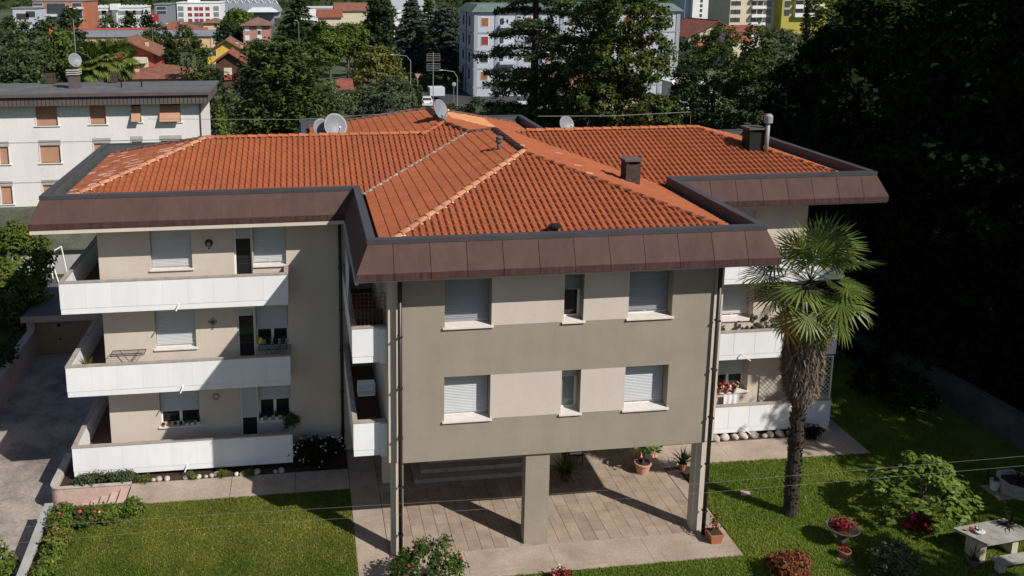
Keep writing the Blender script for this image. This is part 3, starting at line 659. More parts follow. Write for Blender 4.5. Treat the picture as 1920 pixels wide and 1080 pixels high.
for (o0, z0, jz, t) in single[300:]: fields['tile'].add([(o0.x+a, o0.y+b, z0+SL*b+c+jz) for a, b, c in TV], TF, trng.random())
tm = bpy.data.meshes.new('tile'); tm.from_pydata([(a, b, SL*b+c) for a, b, c in TV], [], TF); tm.materials.append(MT['tile'])
for (o0, z0, jz, t) in single[:300]: o = link('tile', tm, None, ROOF); o.location = (o0.x, o0.y, z0+jz)
for mname, fb in fields.items():
    if fb.f: fb.build('tile_field', mname, ROOF, kind='stuff')
# ridge and hip tiles
def ridge_line(p, q, m, step=.40, r=.105, mort=False, lift=.02, flat=False):
    p, q = Vector(p), Vector(q); d = q-p; L = d.length; d /= L; sd = d.cross(Vector((0, 0, 1))).normalized(); up = sd.cross(d); k = max(1, int(L/step)); st_ = L/k; v = []; f = []
    for t, rr in ((0, r*1.12), (st_+.05, r*.92)):
        for a in range(7): an = math.pi*a/6; v.append(tuple(d*t+sd*rr*math.cos(an)+up*(rr*.8*math.sin(an)+(lift if t == 0 else 0))))
    f = [(i, i+1, 8+i, 7+i) for i in range(6)]+[tuple(range(7))]
    mb = MB().add(v, f); me = mb.mesh('ridge_tile', True); me.materials.append(MT[m])
    for i in range(k):
        o = link('ridge_tile', me, None, ROOF); o.location = p+d*(st_*i)+Vector((0, 0, .02+.012*random.Random(i).random()))
    if mort:
        mm = MB(); rg = random.Random(k)
        for i in range(k):
            for s in (-1, 1):
                c = p+d*(st_*(i+.1))+sd*s*(r*1.05)+Vector((0, 0, .01)); mm.blob(c, (.055*rg.uniform(.7, 1.4), .055*rg.uniform(.7, 1.3), .035), 6, 4, .3, rg)
        mm.build('ridge_mortar', 'mortar', ROOF)
def pt(k, x, y, dz=.03): return (x, y, rz(k, x, y)+dz)
xa0, xa1, ya0, ya1 = RECT['A']; ha = (ya1-ya0)/2; xb0, xb1, yb0, yb1 = RECT['B']; hb = (xb1-xb0)/2; xc0, xc1, yc0, yc1 = RECT['C']; hc = (xc1-xc0)/2
ridge_line(pt('A', xa0+ha, ya0+ha), pt('A', 1.95, ya0+ha), 'ridge_red'); ridge_line(pt('A', 6.4, ya0+ha), pt('A', xa1-ha, ya0+ha), 'ridge_red')
ridge_line(pt('A', xa0, ya0), pt('A', xa0+ha, ya0+ha), 'ridge', mort=True); ridge_line(pt('A', xa0, ya1), pt('A', xa0+ha, ya0+ha), 'ridge_dark')
ridge_line(pt('A', xa1, ya0, .0), pt('A', xa1-ha, ya0+ha, .0), 'ridge_red', r=.085); ridge_line(pt('A', xa1, ya1), pt('A', xa1-ha, ya0+ha), 'ridge_red')
ridge_line(pt('B', xb0, yb0), pt('B', xb0+hb, yb0+hb), 'ridge', mort=True); ridge_line(pt('B', xb1, yb0, .0), pt('B', xb0+hb, yb0+hb, .0), 'ridge_red', r=.085, lift=.01)
ridge_line(pt('B', xb0+hb, yb0+hb), pt('B', xb0+hb, yb1-hb), 'ridge_dark'); ridge_line(pt('B', xb0+hb-1.5, yb1-hb+1.5), pt('B', xb0+hb, yb1-hb), 'ridge_dark')
ridge_line(pt('C', xc0+hc-1.1, yc0+hc-1.1), pt('C', xc0+hc, yc0+hc), 'ridge_red'); ridge_line(pt('C', xc0+hc, yc0+hc), pt('C', xc0+hc, yc1-hc), 'ridge_dark')
ridge_line(pt('C', xc0+hc+1.5, yc0+hc-1.5), pt('C', xc0+hc, yc0+hc), 'ridge_dark'); ridge_line(pt('C', xc0, yc1), pt('C', xc0+hc, yc1-hc), 'ridge_dark'); ridge_line(pt('C', xc1, yc1), pt('C', xc0+hc, yc1-hc), 'ridge_dark')
# mortar valley between the left wing and the front roof
vm = MB(); vx, vy = xb0, ya0; rg = random.Random(2)
for i in range(60):
    t = 4.45*i/59; vm.blob((vx+t, vy+t, ZE+SL*t+.055), (.10, .10, .05), 6, 4, .35, rg)
vm.build('valley_mortar', 'valley', ROOF)
vm = MB()
for i in range(60):
    t = 4.45*i/59; vm.blob((xb1-t, vy+t, ZE+SL*t+.03), (.06, .06, .03), 6, 4, .35, rg)
vm.build('valley_mortar', 'tile', ROOF)

# downpipes -------------------------------------------------------
def pipe(pts, r=.05): 
    p = MB().tube(pts, r, 8).build('downpipe', 'dark_metal', HOUSE, smooth=True)
    zs = sorted({q[2] for q in pts}); k = MB()
    for z in np.arange(zs[0]+.8, zs[-1]-.5, 1.6): x, y = pts[0][0], pts[0][1]; MB().box(x-.075, x+.075, y-.075, y+.075, z, z+.05).build('bracket', 'dark_metal', p)
pipe([(-.075, -.12, 9.2), (-.075, -.12, .02)], .066); pipe([(9.66, -.12, 9.2), (9.66, -.12, .02)], .066)
pipe([(-1.52, WY-.09, 9.18), (-1.52, WY-.09, .0)], .055)
# chimneys and roof vents
def chimney(x, y, zb, h, w_, m='brick', cap=True):
    c = MB().box(x-w_/2, x+w_/2, y-w_/2, y+w_/2, zb, zb+h).build('chimney', m, HOUSE)
    for s in (-1, 1): MB().box(x+s*(w_/2-.06)-.05, x+s*(w_/2-.06)+.05, y-w_/2, y+w_/2, zb+h, zb+h+.12).build('cap_support', m, c)
    MB().box(x-w_/2-.08, x+w_/2+.08, y-w_/2-.08, y+w_/2+.08, zb+h+.12, zb+h+.19).build('cap_slab', 'lead', c)
chimney(8.62, 4.85, 10.2, .95, .52); chimney(15.35, 9.0, 10.6, .85, .62, 'black')
v = MB().tube([(15.72, 8.6, 10.5), (15.72, 8.6, 11.85)], .085, 10).build('flue', 'steel', HOUSE, smooth=True); MB().lathe([(.0, 0), (.17, 0), (.17, .28), (.1, .36), (0, .36)], 12, (15.72, 8.6, 11.85)).build('flue_cowl', 'steel', v)
v = MB().tube([(4.28, 6.5, 11.2), (4.28, 6.5, 11.72)], .075, 10).build('roof_vent', 'lead', HOUSE, smooth=True); MB().lathe([(0, 0), (.13, 0), (.13, .06), (.09, .09), (.13, .13), (.13, .18), (0, .24)], 12, (4.28, 6.5, 11.72)).build('vent_cowl', 'lead', v)
v = MB().tube([(4.55, .15, 10.0), (4.55, .15, 10.30)], .10, 10).build('roof_vent', 'black', HOUSE); MB().lathe([(0, 0), (.2, 0), (.2, .05), (.08, .10), (0, .10)], 14, (4.55, .15, 10.30)).build('vent_cowl', 'black', v)
mat('bark_palm', (.040, .030, .024), var=.5, scale=9, bump=.6, bscale=20)
# ---------------------------------------------------------------- things on and around the house
def pot(parent, r, h, m='terracotta', c=(0, 0, 0)):
    p = MB().lathe([(0, 0), (r*.68, 0), (r*.95, h*.86), (r*1.06, h*.86), (r*1.06, h), (r*.9, h), (r*.88, h*.9), (0, h*.9)], 16, c).build('pot', m, parent, smooth=False)
    MB().lathe([(0, h*.905), (r*.87, h*.905)], 12, c).build('soil', 'soil', p); return p
def tuft(parent, c, h, r, n, leaf, L, W, seed, name='foliage', up=True):
    rng = np.random.default_rng(seed); d = rng.normal(size=(n, 3)); d /= np.linalg.norm(d, axis=1, keepdims=True)
    C = np.array(c)+np.array([0, 0, h*.5])+d*np.array([r, r, h*.5])*rng.uniform(.3, 1, (n, 1)); N = d+rng.normal(size=(n, 3))*.5+np.array([0, 0, .4])
    return link(name, leaf_mesh(name, C, N, L, W, rng.random(n), rng, droop=.2), leaf, parent, 'stuff')
def spiky(parent, c, n, L, W, leaf, seed, tilt=.8, name='leaf'):
    rng = np.random.default_rng(seed); V = []
    for i in range(n):
        a = rng.uniform(0, 6.28); e = rng.uniform(.15, tilt); d = np.array([math.cos(a)*math.sin(e), math.sin(a)*math.sin(e), math.cos(e)]); s = np.array([-math.sin(a), math.cos(a), 0])*W*.5; p = np.array(c); l = L*rng.uniform(.7, 1.1)
        q1 = p+d*l*.55; q2 = q1+d*l*.45+np.array([math.cos(a)*.12*l, math.sin(a)*.12*l, -.2*l*e]); V += [p-s*.6, p+s*.6, q1+s, q1-s, q1-s, q1+s, q2+s*.1, q2-s*.1]
    return link(name, quads(name, np.array(V), rng.random(2*n)), leaf, parent, 'stuff')
def wire(name, label, pts, r, m, cat='cable', group=None):
    return tag(MB().tube(pts, r, 5).build(name, m), label, cat, group)
# wall lamps on the left wing
t = thing('wall_lamp', 'round black wall lamp on the top floor of the left wing', 'lamp', (-6.13, WY, 8.3), 'wall lamps of the left wing')
r_ = MB().lathe([(0, 0), (.13, .0), (.14, .04), (.10, .06), (0, .06)], 16); r_.v = [(-6.13+x, WY-z-.002, 8.32+y) for x, y, z in r_.v]; r_.build('backplate', 'black', t)
MB().blob((-6.13, WY-.10, 8.30), (.075, .06, .085), 10, 6, 0).build('globe', 'steel', t, smooth=True); MB().box(-6.16, -6.10, WY-.05, WY-.002, 8.10, 8.14).build('finial', 'black', t)
t = thing('wall_lamp', 'diamond shaped pale wall lamp on the middle floor of the left wing', 'lamp', (-6.13, WY, 5.3), 'wall lamps of the left wing')
MB().add([(-6.13, WY-.03, 5.52), (-5.98, WY-.03, 5.37), (-6.13, WY-.03, 5.22), (-6.28, WY-.03, 5.37), (-6.13, WY-.002, 5.56), (-5.94, WY-.002, 5.37), (-6.13, WY-.002, 5.18), (-6.32, WY-.002, 5.37)], [(3, 2, 1, 0), (0, 1, 5, 4), (1, 2, 6, 5), (2, 3, 7, 6), (3, 0, 4, 7)]).build('backplate', 'coping', t)
MB().blob((-6.13, WY-.08, 5.37), (.06, .05, .06), 10, 6, 0).build('globe', 'lead', t, smooth=True); MB().box(-6.15, -6.11, WY-.05, WY-.002, 5.10, 5.15).build('finial', 'lead', t)
t = thing('wall_lamp', 'round pale ring lamp on the ground floor of the left wing', 'lamp', (-6.13, WY, 2.4), 'wall lamps of the left wing')
MB().tube([(-6.13+.11*math.cos(a*.3927), WY-.03, 2.47+.11*math.sin(a*.3927)) for a in range(17)], .022, 6).build('ring', 'coping', t); MB().box(-6.19, -6.07, WY-.02, WY-.002, 2.41, 2.53).build('backplate', 'band', t)
# drying racks
def rack(label, c, L, h, m, seed=0, group='folding drying racks'):
    x, y, z = c; t = thing('drying_rack', label, 'drying rack', c, group); f = MB()
    for s in (-.25, .25): f.tube([(x-L/2, y+s, z+h), (x+L/2, y+s, z+h)], .012, 5)
    f.tube([(x-L/2, y-.25, z+h), (x-L/2, y+.25, z+h)], .012, 5).tube([(x+L/2, y-.25, z+h), (x+L/2, y+.25, z+h)], .012, 5); f.build('frame', m, t)
    b = MB()
    for i in range(7): s = -.2+i*.066; b.tube([(x-L/2, y+s, z+h+.003), (x+L/2, y+s, z+h+.003)], .005, 4)
    b.build('line', m, t)
    for s in (-.24, .24): MB().tube([(x-L*.42, y+s, z), (x+L*.30, y+s, z+h)], .011, 5).build('leg', m, t); MB().tube([(x+L*.42, y+s, z), (x-L*.30, y+s, z+h)], .011, 5).build('leg', m, t)
rack('black wire drying rack on the middle floor balcony of the left wing', (-9.05, 6.15, 3.395), 1.15, 1.12, 'black')
rack('black drying rack under the window with jars on the middle floor', (-4.0, 6.2, 3.395), 1.0, 1.05, 'black')
# potted plants of the left wing
t = thing('potted_plant', 'spiky green plant in a terracotta pot at the corner of the middle balcony', 'potted plant', (-10.55, 6.3, 3.395)); pot(t, .2, .5, 'terracotta', (-10.55, 6.3, 3.395)); spiky(t, (-10.55, 6.3, 3.85), 40, .55, .05, 'palm_green', 3)
LBL = ['small reddish succulent in a pot at the left end of the ground floor sill', 'small dark potted plant second on the ground floor sill', 'tiny dark pot third on the ground floor sill', 'tiny pot in the middle of the ground floor sill', 'leafy green plant in a white pot on the ground floor sill', 'dark leafy plant in a white pot on the ground floor sill', 'spreading aloe in a white pot at the right end of the ground floor sill']
for i, lb in enumerate(LBL):
    x = -8.05+i*.205; t = thing('potted_plant', lb, 'potted plant', (x, WY-.02, 1.40), 'pots on the ground floor window sills'); big = i > 3
    pot(t, .065 if big else .055, .12 if big else .08, 'white_plastic' if big else 'terracotta', (x, WY-.01, 1.412))
    if i == 6: spiky(t, (x, WY-.01, 1.5), 22, .26, .03, 'leaf_dark', i, 1.2)
    else: tuft(t, (x, WY-.01, 1.47), .2 if big else .10, .10 if big else .07, 40, 'leaf_crimson' if i == 0 else 'leaf_dark', .07, .05, i)
LBL = ['dark leafy plant in a white pot beside the ground floor balcony door', 'round dark plant second from the ground floor balcony door', 'tall dark plant in the middle of the right ground floor sill', 'dark potted plant near the end of the right ground floor sill']
for i, lb in enumerate(LBL):
    x = -4.5+i*.27; t = thing('potted_plant', lb, 'potted plant', (x, WY-.02, 1.40), 'pots on the ground floor window sills'); pot(t, .075, .14, 'white_plastic', (x, WY-.01, 1.412)); tuft(t, (x, WY-.01, 1.5), .28 if i == 2 else .2, .12, 60, 'leaf_dark', .08, .055, 20+i)
bush('trailing_plant', 'bushy plant hanging over the end of the right ground floor sill', -3.42, WY-.2, 1.12, .62, .24, .2, 'leaf_olive', ls=.07, ncl=60, per=14, seed=5, cat='potted plant')
for i, (m, lb) in enumerate((('yellow_flower', 'round yellow jar on the middle floor window sill'), ('black', 'dark squat pot beside the yellow jar'), ('black', 'dark pot in the middle of the jar row on the sill'), ('brick', 'dark brown pot at the end of the jar row on the sill'))):
    x = -4.45+i*.27; t = thing('jar', lb, 'jar', (x, WY, 4.42), 'jars on the middle floor sill'); MB().lathe([(0, 0), (.075, 0), (.10, .09), (.07, .17), (.075, .2), (0, .2)], 14, (x, WY-.0, 4.432)).build('body', m, t, smooth=True); MB().lathe([(0, 0), (.06, 0), (.05, .03), (0, .05)], 12, (x, WY, 4.632)).build('lid', m, t)
# loggia between the wings: rusty trellis, white pet crate, hanging blind
t = thing('trellis', 'rusty square wire trellis above the upper loggia parapet', 'trellis', (-.9, .56, 7.34)); f = MB()
f.tube([(-1.42, .56, 7.34), (-1.42, .56, 8.36), (-.44, .56, 8.36), (-.44, .56, 7.34)], .014, 5).build('frame', 'rust', t); g = MB()
for i in range(1, 8): g.tube([(-1.42+i*.122, .56, 7.36), (-1.42+i*.122, .56, 8.35)], .007, 4)
for i in range(1, 8): g.tube([(-1.42, .555, 7.36+i*.125), (-.44, .555, 7.36+i*.125)], .007, 4)
g.build('mesh', 'rust', t)
t = thing('wood_stack', 'orange brown slatted screen behind the rusty trellis', 'screen', (-.9, 1.2, 6.4)); 
for i in range(9): MB().box(-1.33+i*.1, -1.25+i*.1, 1.2, 1.24, 6.4, 7.62).build('slat', 'brick', t)
MB().box(-1.34, -.44, 1.245, 1.28, 6.5, 6.58).build('rail', 'rust', t)
t = thing('storage_crate', 'white wire crate standing on end in the lower loggia', 'crate', (-.9, 1.6, 4.1)); MB().box(-1.22, -.68, 1.55, 1.9, 4.62, 4.65).box(-1.22, -1.19, 1.55, 1.9, 4.65, 5.0).box(-.71, -.68, 1.55, 1.9, 4.65, 5.0).box(-1.19, -.71, 1.87, 1.9, 4.65, 5.0).build('tray', 'white_plastic', t)
g = MB()
for i in range(9): g.box(-1.21+i*.063, -1.20+i*.063, 1.55, 1.56, 4.65, 5.02)
for z in (4.82, 5.0): g.box(-1.22, -.68, 1.56, 1.575, z, z+.025)
g.build('bars', 'white_plastic', t)
for x in (-1.2, -.7): MB().tube([(x, 1.7, 3.37), (x, 1.7, 4.62)], .015, 5).build('leg', 'black', t)
t = thing('potted_plant', 'small leafy plant on the floor of the lower loggia', 'potted plant', (-.85, 1.0, 3.37)); pot(t, .12, .55, 'brick', (-.85, 1.0, 3.37)); tuft(t, (-.85, 1.0, 3.85), .35, .28, 90, 'leaf_bright', .10, .06, 8)
t = thing('roller_awning', 'pale grey awning cloth hanging under the eaves beside the loggia', 'awning', (-1.5, 2.2, 7.9)); MB().box(-1.475, -1.465, 1.1, 3.1, 7.75, 9.0).build('cloth', 'shutter', t); MB().tube([(-1.47, 1.05, 7.74), (-1.47, 3.15, 7.74)], .02, 6).build('bar', 'frame', t); MB().tube([(-1.44, 1.0, 8.9), (-1.5, .9, 8.2), (-1.48, 1.05, 7.74)], .012, 5).build('arm', 'black', t)
# right wing
t = thing('lattice_screen', 'white diagonal lattice screen on the right ground floor balcony', 'trellis', (16.7, BY+.1, 1.33))
f = MB()
for a, b_ in (((15.88, 1.325), (15.88, 3.12)), ((17.5, 1.325), (17.5, 3.12))): f.box(a[0]-.022, a[0]+.022, BY+.04, BY+.075, a[1], b_[1])
f.box(15.9, 17.48, BY+.045, BY+.07, 3.075, 3.115).build('frame', 'frame', t); g = MB()
for s in (1, -1):
    for i in range(-12, 22):
        x0 = 14.9+i*.19; x1 = x0+1.75
        za, zb_ = (1.33, 3.08) if s == 1 else (3.08, 1.33); a0, a1 = max(x0, 15.91), min(x1, 17.47)
        if a1 > a0: k0, k1 = (a0-x0)/1.75, (a1-x0)/1.75; g.tube([(a0, BY+.055+.006*s, za+(zb_-za)*k0), (a1, BY+.055+.006*s, za+(zb_-za)*k1)], .010, 4)
g.build('lattice', 'frame', t, kind='stuff')
for x0_, lb, sd in ((14.55, 'prickly pear cactus in a trough on the right middle balcony', 1), (15.15, 'bushy grey green succulent beside the prickly pear', 2), (15.65, 'leafy shrub in a pot beside the palm on the right middle balcony', 3)):
    t = thing('potted_plant', lb, 'potted plant', (x0_, 6.05, 3.395)); pot(t, .2, .75, 'terracotta', (x0_, 6.05, 3.395))
    if sd == 1:
        g = MB(); rg = random.Random(4)
        for k in range(22): g.blob((x0_+rg.uniform(-.3, .3), 6.05+rg.uniform(-.15, .15), 4.2+rg.uniform(0, .62)), (.075, .03, .10), 7, 5, .1, rg)
        g.build('pads', 'lead', t, kind='stuff').data.materials[0] = MT['leaf_olive']
    else: tuft(t, (x0_, 6.05, 4.1), .7, .3, 160, 'leaf_olive' if sd == 2 else 'leaf_dark', .11, .06, sd)
t = thing('potted_plant', 'small green plant at the left end of the right middle balcony', 'potted plant', (13.0, 6.0, 3.395)); pot(t, .16, .7, 'terracotta', (13.0, 6.0, 3.395)); tuft(t, (13.0, 6.0, 4.05), .5, .22, 90, 'leaf_dark', .1, .06, 9)
for i, lb in enumerate(('geranium in a terracotta pot at the left of the right ground floor sill', 'red and pink geranium in the middle of the right ground floor sill', 'tall geranium at the right end of the right ground floor sill')):
    x = 13.35+i*.30; t = thing('potted_plant', lb, 'potted plant', (x, WY-.1, 1.40), 'geraniums on the right sill'); pot(t, .10, .17, 'terracotta', (x, WY-.06, 1.412)); tuft(t, (x, WY-.06, 1.55), .32, .17, 80, 'leaf_mid', .08, .06, 40+i)
    g = MB(); rg = random.Random(i)
    for k in range(9): g.blob((x+rg.uniform(-.15, .15), WY-.14+rg.uniform(-.1, .1), 1.62+rg.uniform(0, .25)), (.035, .035, .03), 6, 4, .2, rg)
    g.build('flowers', ('red_flower', 'pink_flower', 'salmon_flower')[i], t, kind='stuff')
t = thing('laundry_cloth', 'white cloth with purple trim hung below the right ground floor window', 'cloth', (13.85, 6.4, .7)); V = []; F = []; nx, nz = 16, 6
for j in range(nz+1):
    for i in range(nx+1):
        s = i/nx; q = j/nz; V.append((13.5+.62*s+.05*(s-.5)*q, WY-.16-.035*math.sin(s*19+q*2)*(.3+q)-.05*q, 1.38-.62*q))
for j in range(nz):
    for i in range(nx): F.append((j*(nx+1)+i, (j+1)*(nx+1)+i, (j+1)*(nx+1)+i+1, j*(nx+1)+i+1))
MB().add(V, F).build('sheet', 'cloth', t, smooth=True); MB().tube([(13.42, WY-.17, 1.385), (14.2, WY-.17, 1.385)], .012, 5).build('rod', 'steel', t)
# satellite dishes, aerials
def dish(label, c, r, face, m='dish', mast=.8, zb=None):
    x, y, z = c; t = thing('satellite_dish', label, 'satellite dish', (x, y, z-mast), 'satellite dishes'); q = Vector(face).normalized().to_track_quat('Z', 'Y')
    d = MB().lathe([(0, 0), (r*.3, r*.02), (r*.6, r*.08), (r*.85, r*.16), (r, r*.22), (r*1.02, r*.20), (r*.85, r*.13), (r*.6, r*.05), (r*.3, -.01*r), (0, -.02*r)], 24)
    d.v = [tuple(Vector(c)+q @ Vector((a, b_*1.08, e))) for a, b_, e in d.v]; d.build('reflector', m, t, smooth=True)
    p0 = Vector(c)+q @ Vector((0, -r, .18*r)); p1 = Vector(c)+q @ Vector((0, -r*.35, r*1.05)); MB().tube([p0, p1], .012+.01*r, 5).build('arm', 'steel', t); MB().blob(p1, (.05, .05, .05), 8, 5, 0).build('feed', 'white_plastic', t)
    b0 = Vector(c)-Vector(face).normalized()*.08; MB().tube([(b0.x, b0.y, z-mast), (b0.x, b0.y, z+.1)], .022, 6).build('mast', 'steel', t)
F0 = (.35, -1, .45)
dish('big pale satellite dish behind the left wing ridge', (-1.42, 12.0, 11.52), .50, F0, mast=.9)
dish('smaller satellite dish half hidden behind the big one', (-1.98, 12.3, 11.42), .36, F0, mast=.9)
dish('satellite dish on the crossing of the ridges, facing right', (3.1, 12.9, 12.0), .42, (.75, -.8, .45), mast=.9)
dish('satellite dish behind the right wing ridge', (8.5, 12.2, 11.35), .36, F0, mast=.8)
t = thing('television_aerial', 'tall grid television aerial above the rear roof', 'aerial', (4.0, 20.8, 10.0)); MB().tube([(4.0, 20.8, 10.0), (4.0, 20.8, 13.85)], .022, 6).build('mast', 'steel', t)
for z in (13.6, 13.1):
    g = MB()
    for k in range(5): g.tube([(3.66, 20.75, z-.18+k*.09), (4.34, 20.75, z-.18+k*.09)], .009, 4)
    for x in (3.66, 4.34): g.tube([(x, 20.75, z-.18), (x, 20.75, z+.18)], .009, 4)
    g.build('grid', 'steel', t)
wire('roof_wire', 'thin wire stretched along the right wing ridge', [(6.9, 10.9, 11.95), (10, 10.9, 11.9), (13.5, 10.9, 12.0), (13.52, 10.9, 11.5)], .012, 'wire')
wire('overhead_cable', 'upper of two thin cables crossing in front of the garden', [(-16, -5.6, 5.6), (-4.04, -5, 5.08), (1.5, -5, 4.98), (7.04, -5, 4.96), (15.98, -5, 5.05), (40, -4, 6.2)], .0022, 'wire', group='cables over the garden')
wire('overhead_cable', 'lower of two thin cables crossing in front of the garden', [(-16, -5.6, 5.1), (-5.04, -5, 4.78), (1, -5, 4.71), (7.04, -5, 4.69), (16.02, -5, 4.77), (40, -4, 5.9)], .0022, 'wire', group='cables over the garden')
wire('roof_wire', 'thin wire stretched over the left wing ridge', [(-9, 12.6, 11.9), (-3, 12.6, 11.75), (2.5, 12.6, 12.0)], .010, 'wire')
# portico furniture and pots
t = thing('angels_trumpet', 'angel trumpet with salmon flowers in a pink pot on the portico', 'potted plant', (9.1, 3.6, .01)); pot(t, .30, .42, 'pink_pot', (9.1, 3.6, .012))
MB().tube([(9.1, 3.6, .35), (9.12, 3.58, .7), (9.05, 3.55, 1.05)], [.035, .03, .02], 6).tube([(9.12, 3.58, .7), (9.4, 3.65, 1.15)], [.022, .012], 5).build('stem', 'bark_grey', t); tuft(t, (9.2, 3.6, .75), .7, .55, 170, 'leaf_lime', .26, .10, 11)
g = MB()
for k in range(9):
    rg = random.Random(k); a = rg.uniform(0, 6.28); x, y, z = 9.15+.4*math.cos(a), 3.55+.35*math.sin(a)-.1, .88+rg.uniform(-.06, .14); g.lathe([(.015, .16), (.02, .06), (.05, 0)], 6, (x, y, z-.1))
g.build('blossoms', 'salmon_flower', t, kind='stuff')
t = thing('potted_fern', 'dark spiky fern in a pot in the shade of the portico', 'potted plant', (6.2, 3.5, .01)); pot(t, .22, .3, 'brick', (6.2, 3.5, .012)); spiky(t, (6.2, 3.5, .28), 110, .75, .035, 'palm_green', 4, 1.35)
t = thing('potted_plant', 'dark strap leaved plant in a small pot by the right portico post', 'potted plant', (10.62, 3.62, .01)); pot(t, .15, .24, 'terracotta', (10.62, 3.62, .012)); spiky(t, (10.62, 3.62, .22), 50, .6, .06, 'leaf_dark', 6, 1.2)
t = thing('garden_chair', 'black metal armchair in the shade at the back of the portico', 'chair', (6.75, 4.6, .01)); x, y = 6.85, 4.55
for sx in (-.24, .24):
    for sy in (-.24, .24): MB().tube([(x+sx, y+sy, .012), (x+sx, y+sy, .44 if sy < 0 else .9)], .018, 5).build('leg', 'black', t)
    MB().box(x+sx-.03, x+sx+.03, y-.26, y+.26, .64, .67).build('armrest', 'black', t)
MB().box(x-.26, x+.26, y-.26, y+.26, .42, .46).build('seat', 'black', t); MB().box(x-.22, x+.22, y-.2, y+.2, .462, .52).build('cushion', 'cloth', t)
for k in range(4): MB().box(x-.23, x+.23, y+.23, y+.26, .5+k*.11, .57+k*.11).build('back_slat', 'black', t)
t = thing('potted_plant', 'red flowering plant in a square terracotta pot at the portico corner', 'potted plant', (9.85, -.55, .01)); x, y = 9.85, -.5
MB().hexa([(x-.15, y-.15, .006), (x+.15, y-.15, .006), (x+.15, y+.15, .006), (x-.15, y+.15, .006)], [(x-.22, y-.22, .34), (x+.22, y-.22, .34), (x+.22, y+.22, .34), (x-.22, y+.22, .34)]).build('pot', 'terracotta', t); MB().box(x-.19, x+.19, y-.19, y+.19, .34, .345).build('soil', 'soil', t)
tuft(t, (x, y, .35), .62, .2, 90, 'leaf_mid', .09, .05, 14); g = MB(); rg = random.Random(3)
for k in range(12): g.blob((x+rg.uniform(-.17, .17), y+rg.uniform(-.17, .17), .45+rg.uniform(0, .45)), (.03, .03, .025), 6, 4, .2, rg)
g.build('flowers', 'red_flower', t, kind='stuff')
# stones edging the beds
sm = [MB().blob((0, 0, 0), (.16, .13, .12), 10, 7, .10, random.Random(k)).mesh('stone', True) for k in range(4)]
def stones(xs, y, lab, grp, sc, sd):
    rg = random.Random(sd); x = xs[0]
    while x < xs[1]:
        s = sc*rg.uniform(.7, 1.25); o = link('stone', sm[rg.randrange(4)], 'stone'); tag(o, lab, 'stone', grp); o.location = (x, y+rg.uniform(-.04, .04), .07*s); o.scale = (s, s, s); o.rotation_euler = (0, 0, rg.uniform(0, 6)); x += .31*s*rg.uniform(1.02, 1.25)
        if rg.random() < .12 and sc < 1: x += .35
stones((-8.3, -3.5), 5.32, 'rounded pale stone in the row edging the left bed', 'stones edging the left bed', .72, 1)
stones((12.75, 16.1), 5.46, 'rounded stone in the row edging the right bed', 'stones edging the right bed', 1.02, 2)
# planting on the left
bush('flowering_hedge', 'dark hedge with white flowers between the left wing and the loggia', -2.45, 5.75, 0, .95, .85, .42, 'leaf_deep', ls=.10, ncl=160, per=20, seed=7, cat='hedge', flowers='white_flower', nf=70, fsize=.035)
for i, (x, y, h, r) in enumerate(((-10.6, 5.35, .38, .42), (-9.95, 5.4, .42, .48), (-9.3, 5.42, .3, .35))):
    bush('rockery_plant', ('grey green creeping plant spilling over the corner of the pink wall', 'reddish grey heather on top of the pink wall', 'low grey green plant at the end of the pink wall by the steps')[i], x, y, .02, h, r, .22, 'leaf_olive', ls=.06, ncl=70, per=18, seed=30+i)
for i, (x, h, lb) in enumerate(((-8.55, .28, 'grass tuft at the head of the garden steps'), (-7.0, .2, 'small weed tuft between the stones left of the path joint'), (-5.9, .22, 'small weed tuft in the middle of the left stone row'), (-4.95, .16, 'tiny weed tuft near the shaded end of the stone row'))):
    bush('weed_tuft', lb, x, 5.22, .03, h, .26 if i == 0 else .16, .12, 'leaf_bright', ls=.05, ncl=26, per=14, seed=50+i, cat='plant')
for i, (x, y, h, r, fl, lb) in enumerate(((-10.85, 3.1, .5, .4, 'pink_flower', 'rose bush at the corner of the white garden wall'), (-10.1, 2.95, .46, .4, 'pink_flower', 'rose bush with a big pink bloom below the pink wall'), (-9.4, 3.05, .44, .36, 'salmon_flower', 'yellow green rose bush in front of the garden steps'), (-8.65, 3.35, .46, .34, None, 'small rounded bush at the end of the flower border'),
    (-10.75, 2.5, .6, .36, None, 'leafy rose bush second along the white wall'), (-10.65, 1.8, .62, .36, 'salmon_flower', 'yellowing rose bush halfway along the white wall'), (-10.62, 1.1, .55, .36, None, 'green rose bush near the front of the white wall'), (-10.6, .4, .5, .36, 'yellow_flower', 'low rose bush at the bottom of the white wall'))):
    bush('rose_bush', lb, x, y, 0, h, r, r, ('leaf_bright', 'leaf_mid', 'leaf_bright', 'leaf_bright', 'leaf_bright', 'leaf_yellowish', 'leaf_bright', 'leaf_bright')[i], ls=.085, ncl=90, per=16, seed=60+i, flowers=fl, nf=(3, 3, 4, 0, 0, 5, 0, 4)[i], fsize=.07 if i < 2 else .045, group='roses along the border')
